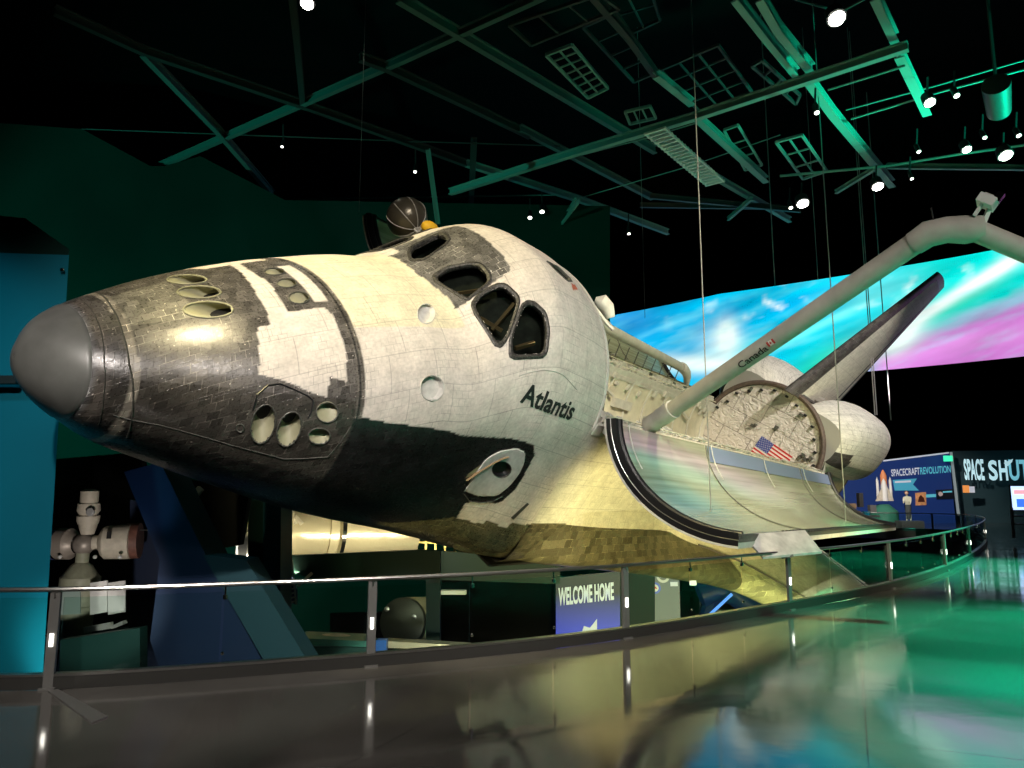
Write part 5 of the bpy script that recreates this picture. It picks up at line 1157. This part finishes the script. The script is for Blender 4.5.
for x, y, w, h, m in ((848,503,14,5,'tan'),(860,497,4,14,'steel'),(838,508,6,6,'cream'),(872,506,6,8,'steeldark'),(866,511,5,5,'teal'),(855,510,8,4,mat('orange_part', (.5,.2,.06), .5))):
    mk(MB().box(at(x,y+3,48), (w*47/F,.4,h*47/F)), 'model_piece', m, tb)
# visitor
vh = 40; uv_ = vh/F
per = empty('person', at(905,520,47.6), 'person with brown hair and a pale shirt leaning on the far railing', 'person')
def skin_body(pts, edges, rad, name, m, root):
    me = bpy.data.meshes.new(name); me.from_pydata([Vector(p)-Vector(root.location) for p in pts], edges, []); o = bpy.data.objects.new(name, me); C.objects.link(o); o.parent = root
    md = o.modifiers.new('s', 'SKIN'); 
    for i, r in enumerate(rad): me.skin_vertices[0].data[i].radius = (r, r)
    me.skin_vertices[0].data[0].use_root = True
    o.modifiers.new('d', 'SUBSURF').levels = 1; o.modifiers['d'].render_levels = 2; me.materials.append(M[m] if isinstance(m, str) else m); return o
M['shirt'] = mat('pale_shirt', (.5,.5,.38), .8); M['skin_tone'] = mat('skin_tone', (.45,.28,.2), .6); M['trousers'] = mat('dark_trousers', (.04,.05,.05), .8); M['hair'] = mat('brown_hair', (.12,.06,.03), .7)
g = at(909,520,47.6); g = Vector((g.x, g.y, .5)); tag(MB().box((g.x,g.y,.25), (1.4,.9,.5)).build('viewing_step', 'steeldark', base=(g.x,g.y,.25)), 'low dark step under the person leaning by the far railing', 'step'); S = 1.0; f_ = Vector((-.5,-.8,0)).normalized(); sd = Vector((f_.y, -f_.x, 0))
hip = g+Vector((0,0,.95)); ch = hip+f_*.15+Vector((0,0,.42)); nk = ch+f_*.08+Vector((0,0,.13)); hd = nk+f_*.05+Vector((0,0,.18))
pts = [hip, ch, nk, hd]; ed = [(0,1),(1,2),(2,3)]; rd = [.15,.17,.06,.10]
for s_ in (-1, 1):
    n0 = len(pts); shd = ch+sd*s_*.19+Vector((0,0,.05)); elb = shd+f_*.15+Vector((0,0,-.28)); wr = elb+f_*.24+Vector((0,0,-.05)); hnd = wr+f_*.09
    pts += [shd, elb, wr, hnd]; ed += [(1,n0),(n0,n0+1),(n0+1,n0+2),(n0+2,n0+3)]; rd += [.07,.05,.035,.035]
    n0 = len(pts); hp_ = hip+sd*s_*.10+Vector((0,0,-.08)); kn = hp_+Vector((0,0,-.42))+f_*.03; an = g+sd*s_*.11+Vector((0,0,.07)); to = an+f_*.18+Vector((0,0,-.03))
    pts += [hp_, kn, an, to]; ed += [(0,n0),(n0,n0+1),(n0+1,n0+2),(n0+2,n0+3)]; rd += [.10,.065,.045,.04]
per.location = g
body = skin_body(pts, ed, rd, 'body', 'shirt', per)
hr_ = mk(MB().sphere(hd+Vector((0,0,.05))-f_*.02, .13, 14, (1,1,1.05)), 'hair', 'hair', per, True); mk(MB().sphere(hd+f_*.05+Vector((0,0,.01)), .105, 14, (1,1,1.15)), 'face', 'skin_tone', per, True)
mk(MB().tube(hip+Vector((0,0,.05)), g+Vector((0,0,.5)), .2, .17, 14).tube(g+Vector((0,0,.5)), g+Vector((0,0,.08)), .17, .13, 14), 'trousers', 'trousers', per, True)
# ================================================================ ROOF STEEL
ZT = 17.0
nb_ = 0; M['truss_dimmed'] = mat('truss_dimmed', (.09,.15,.14), .6)  # dimmer copy for left beams, their weak light put into the colour
def beam(px, w=.28, h=.4, m='truss', z=ZT, kind='i', z2=None):
    global nb_
    if kind == 'i': w *= .72; h *= .72
    if kind == 't': w *= .7
    P = []
    for k, (x, y) in enumerate(px): P.append(atz(x, y, z if z2 is None or k == 0 else z2))
    mb = MB()
    for a, b in zip(P, P[1:]):
        if kind == 'i': mb.ibeam(a, b, w, h)
        elif kind == 't': mb.tube(a, b, w/2, n=8)
        else: mb.bar(a, b, w, h)
    nb_ += 1; o = mb.build('trim_%d' % nb_, m); struct(o); return o
beam([(398,-3),(655,150)], .30, .45, 'truss_dimmed'); beam([(545,-6),(405,58),(150,170)], .26, .35, 'truss_dimmed'); beam([(360,57),(385,66),(470,106),(530,135)], .3, .4, 'truss_dark'); beam([(520,128),(652,197)], .28, .4, 'truss_dimmed')
beam([(450,192),(573,153),(700,115),(908,46)], .32, .35, z=15.5)
beam([(55,10),(145,51),(305,105),(400,139),(466,163)], .3, .4, 'truss_dark'); beam([(466,163),(579,199),(668,232)], .3, .4)
beam([(143,52),(218,130),(273,194)], .30, .45, 'truss_dimmed'); beam([(292,-5),(298,50),(303,105)], .30, .3, 'truss_dark')
beam([(428,150),(438,224)], .22, .22, z=15, z2=12.0); beam([(474,140),(471,206)], .35, .3, 'truss_dark', z=16)
beam([(82,129),(400,141),(560,146)], .08, kind='t', m='truss_dark'); beam([(300,199),(556,195)], .10, kind='t', z=16)
beam([(577,199),(560,226),(539,251)], .22, .22, z=14.5); beam([(560,226),(580,200)], .12, .12, z=14)
beam([(759,-5),(778,28),(812,70)], .34, .5, z=16); beam([(734,-5),(766,36),(797,74)], .30, .5, z=16.4)
beam([(809,80),(832,112),(892,184)], .40, .45, z=16); beam([(874,-6),(895,39)], .34, .5, z=16); beam([(899,53),(927,112)], .40, .4, z=15.6)
beam([(697,117),(766,180)], .38, .35, z=16); beam([(716,177),(790,220)], .3, .35, z=16.4); beam([(752,198),(728,219)], .2, .2, z=15.5)
beam([(851,119),(940,92),(1060,60)], .12, kind='t', z=16); beam([(846,110),(935,86),(1060,50)], .09, kind='t', z=16.5)
beam([(780,176),(887,166),(960,154),(1060,140)], .16, kind='t', z=15); beam([(836,192),(875,168)], .22, .2, z=15.5); beam([(887,166),(1060,168)], .2, .3, 'truss', z=16.6)
beam([(500,176),(640,140),(700,122)], .07, kind='t', z=16.2); beam([(583,197),(690,166),(780,135)], .07, kind='t', z=16.4); beam([(828,90),(905,66)], .1, kind='t', z=15.4)
beam([(656,74),(692,103)], .36, .3, z=16.2); beam([(785,-4),(840,12),(870,-4)], .12, kind='t', m='truss_dark', z=17.5); beam([(640,205),(780,207)], .18, .3, 'truss_dark', z=16)
beam([(593,-5),(630,38),(656,75)], .30, .35, 'truss_dark', z=16.6); beam([(650,196),(800,210)], .2, .3, 'truss_dark', z=15.8)
# lattice frames hung below the roof
def frame(name, corners, nx, ny, label, m='truss_dark', z=16.5, w=.06):
    P = [atz(x, y, z) for x, y in corners]; root = empty(name, P[0], label, 'frame', 'open frames hung under the roof'); mb = MB()
    for a, b in zip(P, P[1:]+P[:1]): mb.bar(a, b, w*1.5, .1)
    mk(mb, 'outer_frame', m, root); mb = MB()
    for i in range(1, nx): t = i/nx; mb.bar(P[0].lerp(P[1], t), P[3].lerp(P[2], t), w)
    for j in range(1, ny): t = j/ny; mb.bar(P[0].lerp(P[3], t), P[1].lerp(P[2], t), w)
    if mb.v: mk(mb, 'cross_bars', m, root)
    return root
frame('lighting_frame', [(509,25),(600,-6),(619,9),(531,45)], 3, 1, 'dark open lighting frame at the top middle of the roof')
frame('lighting_frame', [(583,27),(616,12),(657,72),(634,82)], 1, 4, 'narrow open lighting frame right of the top middle one', z=17.6)
frame('lighting_frame', [(601,-4),(650,-12),(660,20),(628,35)], 2, 2, 'open lighting frame at the top edge above the long diagonal beam', z=18.7)
frame('lighting_frame', [(776,142),(802,135),(827,171),(803,179)], 2, 3, 'green lit square lattice frame left of the thick bright beam', 'truss', 15.6, .06)
frame('lighting_frame', [(546,55),(572,45),(608,88),(588,98)], 2, 7, 'dark slatted frame under the first diagonal beam', 'truss', 16.2, .05)
frame('lighting_frame', [(660,70),(718,45),(752,92),(700,112)], 3, 4, 'dark gridded frame behind the first long cable', 'truss_dark', 17)
frame('lighting_frame', [(762,60),(800,95),(796,104),(752,66)], 4, 1, 'thin slatted frame beside the bright double beam', 'truss_dark', 16)
frame('lighting_frame', [(724,130),(738,125),(762,165),(745,170)], 1, 3, 'small frame beside the bright cyan beam', 'truss', 16.2, .05)
frame('lighting_frame', [(625,112),(650,106),(656,118),(630,124)], 3, 1, 'small crossed frame where two roof beams meet', 'truss', 15.8, .05)
def ladder(P0, P1, w, n, label, m='truss'):
    a, b = Vector(P0), Vector(P1); root = empty('hanging_ladder', a, label, 'ladder'); d = (b-a).normalized(); s = d.cross(Vector((0,0,1))).normalized()*w
    for k in (-1, 1): mk(MB().bar(a+s*k, b+s*k, .07), 'side_rail', m, root)
    for i in range(n+1): p = a.lerp(b, i/n); mk(MB().bar(p-s*1.15, p+s*1.15, .085), 'rung', m, root)
M['truss_bright'] = mat('truss_pale', (.8,.85,.82), .45, .2)
ladder(atz(655,131,14.6), atz(715,183,14.6), .36, 20, 'pale ladder like cable tray hanging along the diagonal beam by the first cable', 'truss_bright')
# ---- spot lamps
def lamp(x, y, z, r, label, m='lamp', tilt=(.0,-.5,-1)):
    p = atz(x, y, z); root = empty('spot_lamp', p, label, 'lamp', 'spot lamps under the roof'); d = Vector(tilt).normalized()
    mk(MB().lathe(p-d*.03, -d, [(0,r*1.15),(0,r*1.25),(.35,r*1.1),(.45,r*.5),(.45,0)], 18), 'housing', 'black', root, True)
    mk(MB().lathe(p-d*.01, -d, [(0,r),(.01,0)], 18), 'lens', m, root); mk(MB().bar(p-d*.3, p+Vector((0,0,.9)), .05), 'yoke', 'black', root)
for a in [(307,4,15,.17,'bright round spot lamp at the top left of the roof'),(837,19,15,.22,'largest bright spot lamp at the top right between two beams'),(930,103,14.5,.16,'bright spot lamp at the lower end of the short green beam'),
    (878,187,14,.20,'bright spot lamp below the foot of the thick green beam'),(803,204,13.6,.22,'yellowish bright spot lamp above the screen middle'),(967,150,14.4,.15,'spot lamp on the right pipe, left of the last two'),(1006,156,14.2,.22,'bright spot lamp on the pipe near the right edge')]: lamp(*a)
for a in [(817,113,14.6,.08,'tiny dim lamp above the lattice frame'),(791,208,13.9,.08,'tiny lamp just left of the yellowish spot lamp'),(957,96,15,.09,'dim lamp on the upper right pipe'),(985,138,14.6,.07,'dim lamp between the two right pipe lamps'),(1019,136,14.6,.08,'dim lamp at the right edge above the bright one'),
    (530,218,14,.09,'left of the pair of lamps above the cabin roof'),(542,212,14,.10,'right of the pair of lamps above the cabin roof'),(415,172,14,.06,'dim lamp above the round dish antenna'),(629,234,13,.06,'lower tiny lamp right of the cabin roof'),(282,147,15,.05,'tiny teal lamp hanging over the dark green wall'),
    (919,152,14.4,.07,'left of two dim lamps above the elbow of the arm'),(912,179,14,.06,'dim lamp below the horizontal right girder')]: lamp(*a, m='lampdim')
pj_ = empty('projector', atz(998,105,15), 'dark cylindrical projector hanging from the upper right pipe', 'projector')
mk(MB().tube(atz(996,84,15.2), atz(999,112,14.8), .42, .36, 18), 'casing', 'truss_dark', pj_, True); mk(MB().bar(atz(997,92,15.1), atz(997,92,15.1)+Vector((0,0,9.6)), .08), 'hanger', 'truss_dark', pj_); mk(MB().lathe(atz(999,115,14.7), (0,0,-1), [(0,.2),(.1,.16),(.1,0)], 14), 'lens', 'chrome', pj_)
# ---- suspension cables
def cable(name, a, b, r, label, m='cable', group='suspension cables'):
    mb = MB(); mb.tube(a, b, r, n=6); o = mb.build(name, m, base=b); tag(o, label, 'cable', group); return o
def vert_cable(x, y, depth, r, label, top=24.8, y0=-10, fit=True):
    b = at(x, y, depth); return cable('suspension_cable', (b.x, b.y, top), b, r, label)
vert_cable(712, 538, 15.4, .012, 'pale cable reaching down to the lower edge of the open bay door, longest of them')
vert_cable(846, 524, 24.5, .018, 'pale cable hanging to the far end of the open bay door')
vert_cable(775, 285, 33, .022, 'thin pale cable left of the thick green beam')
vert_cable(818, 280, 34, .016, 'faint thin cable ending before the upper screen edge')
vert_cable(875, 415, 34, .022, 'left strand of the double cable passing beside the tail fin'); vert_cable(877, 415, 34.3, .022, 'right strand of the double cable passing beside the tail fin')
vert_cable(359, 212, 19.3, .008, 'thin cable holding the far bay door at the left')
vert_cable(645, 318, 34, .012, 'leftmost faint cable in front of the screen'); vert_cable(891, 420, 40, .03, 'cable behind the tail fin hanging down to the dark')
# ================================================================ LIGHTS
def spot(loc, tgt, col, e, size=60, blend=.6, rad=.25, name='spot'):
    l = bpy.data.lights.new(name, 'SPOT'); l.energy = e; l.color = col; l.spot_size = math.radians(size); l.spot_blend = blend; l.shadow_soft_size = rad
    o = bpy.data.objects.new(name, l); C.objects.link(o); o.location = loc; o.rotation_euler = (Vector(tgt)-Vector(loc)).to_track_quat('-Z', 'Y').to_euler(); return o
def point(loc, col, e, rad=.5):
    l = bpy.data.lights.new('lamp_light', 'POINT'); l.energy = e; l.color = col; l.shadow_soft_size = rad; o = bpy.data.objects.new('lamp_light', l); C.objects.link(o); o.location = loc; return o
WARM = (1,.90,.62); NEU = (1,.91,.84); YEL = (1,.86,.38); GRN = (.02,1,.50); TEAL = (.1,.95,.85)
nose = ow((236,0,338)); cabin = ow((500,-90,440)); topn = ow((400,0,440)); bay = ow((950,-40,400)); tail = ow((1450,-80,480)); wingp = ow((780,-130,330)); hn = ow((330,-70,350))
spot((-9, 6, 17), topn, (1,.86,.42), 8200, 34)
spot((-3, -4, 12), hn, NEU, 5600, 40)
spot((4, -5, 14), cabin, NEU, 10500, 36)
spot((14, 2, 15), bay, WARM, 25000, 40)
spot((20, 14, 16), tail, NEU, 17000, 36)
spot((9, -3, 9), ow((620,-180,540)), NEU, 3200, 40)
spot((3.5, 9, -3.5), wingp, YEL, 5200, 60, rad=.4)
spot((9, 13, -4.5), ow((1000,-190,300)), YEL, 4500, 62, rad=.4)
spot((-1, 8.6, -1.2), ow((560,-100,300)), YEL, 500, 60, rad=.2)
spot((-11, 6.5, 9), (-9.2, 11.2, 3), (.0,.72,.85), 650, 50)
spot((-22, 14, 3), (-14, 32, 7), (.03,1,.7), 6000, 90)
# the lamp whose glint shows on the dark nose tiles
gp = ow(hp(298, -.19)); gn = (ow(hp(298, -.19, 8))-gp).normalized(); vd = (Vector((0,0,EYE))-gp).normalized(); rd_ = (gn*2*gn.dot(vd)-vd).normalized()
spot(gp+rd_*7, gp, (1,.85,.5), 2200, 12, rad=.3)
# green and cyan washes on deck and roof steel
spot((16, 4, 14), (9.6, 9.6, 0), GRN, 105000, 35, .85); spot((9, -1, 13), (5.6, 5.8, 0), (.02,1,.62), 42000, 27, 1); spot((-2, -3, 9), (-1.5, 6.5, 0), NEU, 2200, 50, 1)
spot((26, 20, 17), (15.2, 20.5, 0), GRN, 150000, 32, .9)
spot((13, 20, 2.5), (9, 26, 17), (.01,.9,.75), 450, 70, 1); spot((24, 22, 8), (15.5, 24, 16), (.0,1,.55), 24000, 44, 1)
spot((-5.0, 9.2, -.7), at(90,548,14), NEU, 460, 44, rad=.12)  # added lamps hidden below the deck edge, brighten the low exhibits
spot((-4.6, 9.3, -.9), at(150,490,12.5), (.45,.75,1), 200, 14, rad=.12)
spot((-3.2, 9.4, -.9), at(240,600,12.5), (.4,.8,.9), 4, 70, rad=.12)
al = bpy.data.lights.new('telescope_fill', 'AREA'); al.shape = 'RECTANGLE'; al.size = 5; al.size_y = .12; al.energy = 180; al.color = (1,.9,.6); ao = bpy.data.objects.new('telescope_fill', al); C.objects.link(ao); ao.location = (-3.6,17.95,.25); ao.rotation_euler = (math.radians(180-48),0,math.radians(14))  # added fill hidden behind the girder, brightens the telescope barrel
spot((-5.6, 14.6, -1.6), at(238,527,18), (1,.95,.8), 1500, 26, rad=.08)
spot((-1.2, 10, -1), at(400,630,20), NEU, 420, 26, rad=.12)
spot((18, 38, 9), at(890,490,52), NEU, 9000, 40)
w = bpy.data.worlds.new('world'); bpy.context.scene.world = w; w.use_nodes = True; w.node_tree.nodes['Background'].inputs[0].default_value = (.25,.5,.45,1); w.node_tree.nodes['Background'].inputs[1].default_value = .02
sc = bpy.context.scene; sc.view_settings.view_transform = 'Standard'; sc.view_settings.look = 'None'; sc.view_settings.gamma = 1; sc.view_settings.use_curve_mapping = False; sc.view_settings.exposure = 0.2
for o_ in list(bpy.data.objects):
    if o_.type == 'MESH' and not o_.data.users: bpy.data.objects.remove(o_)
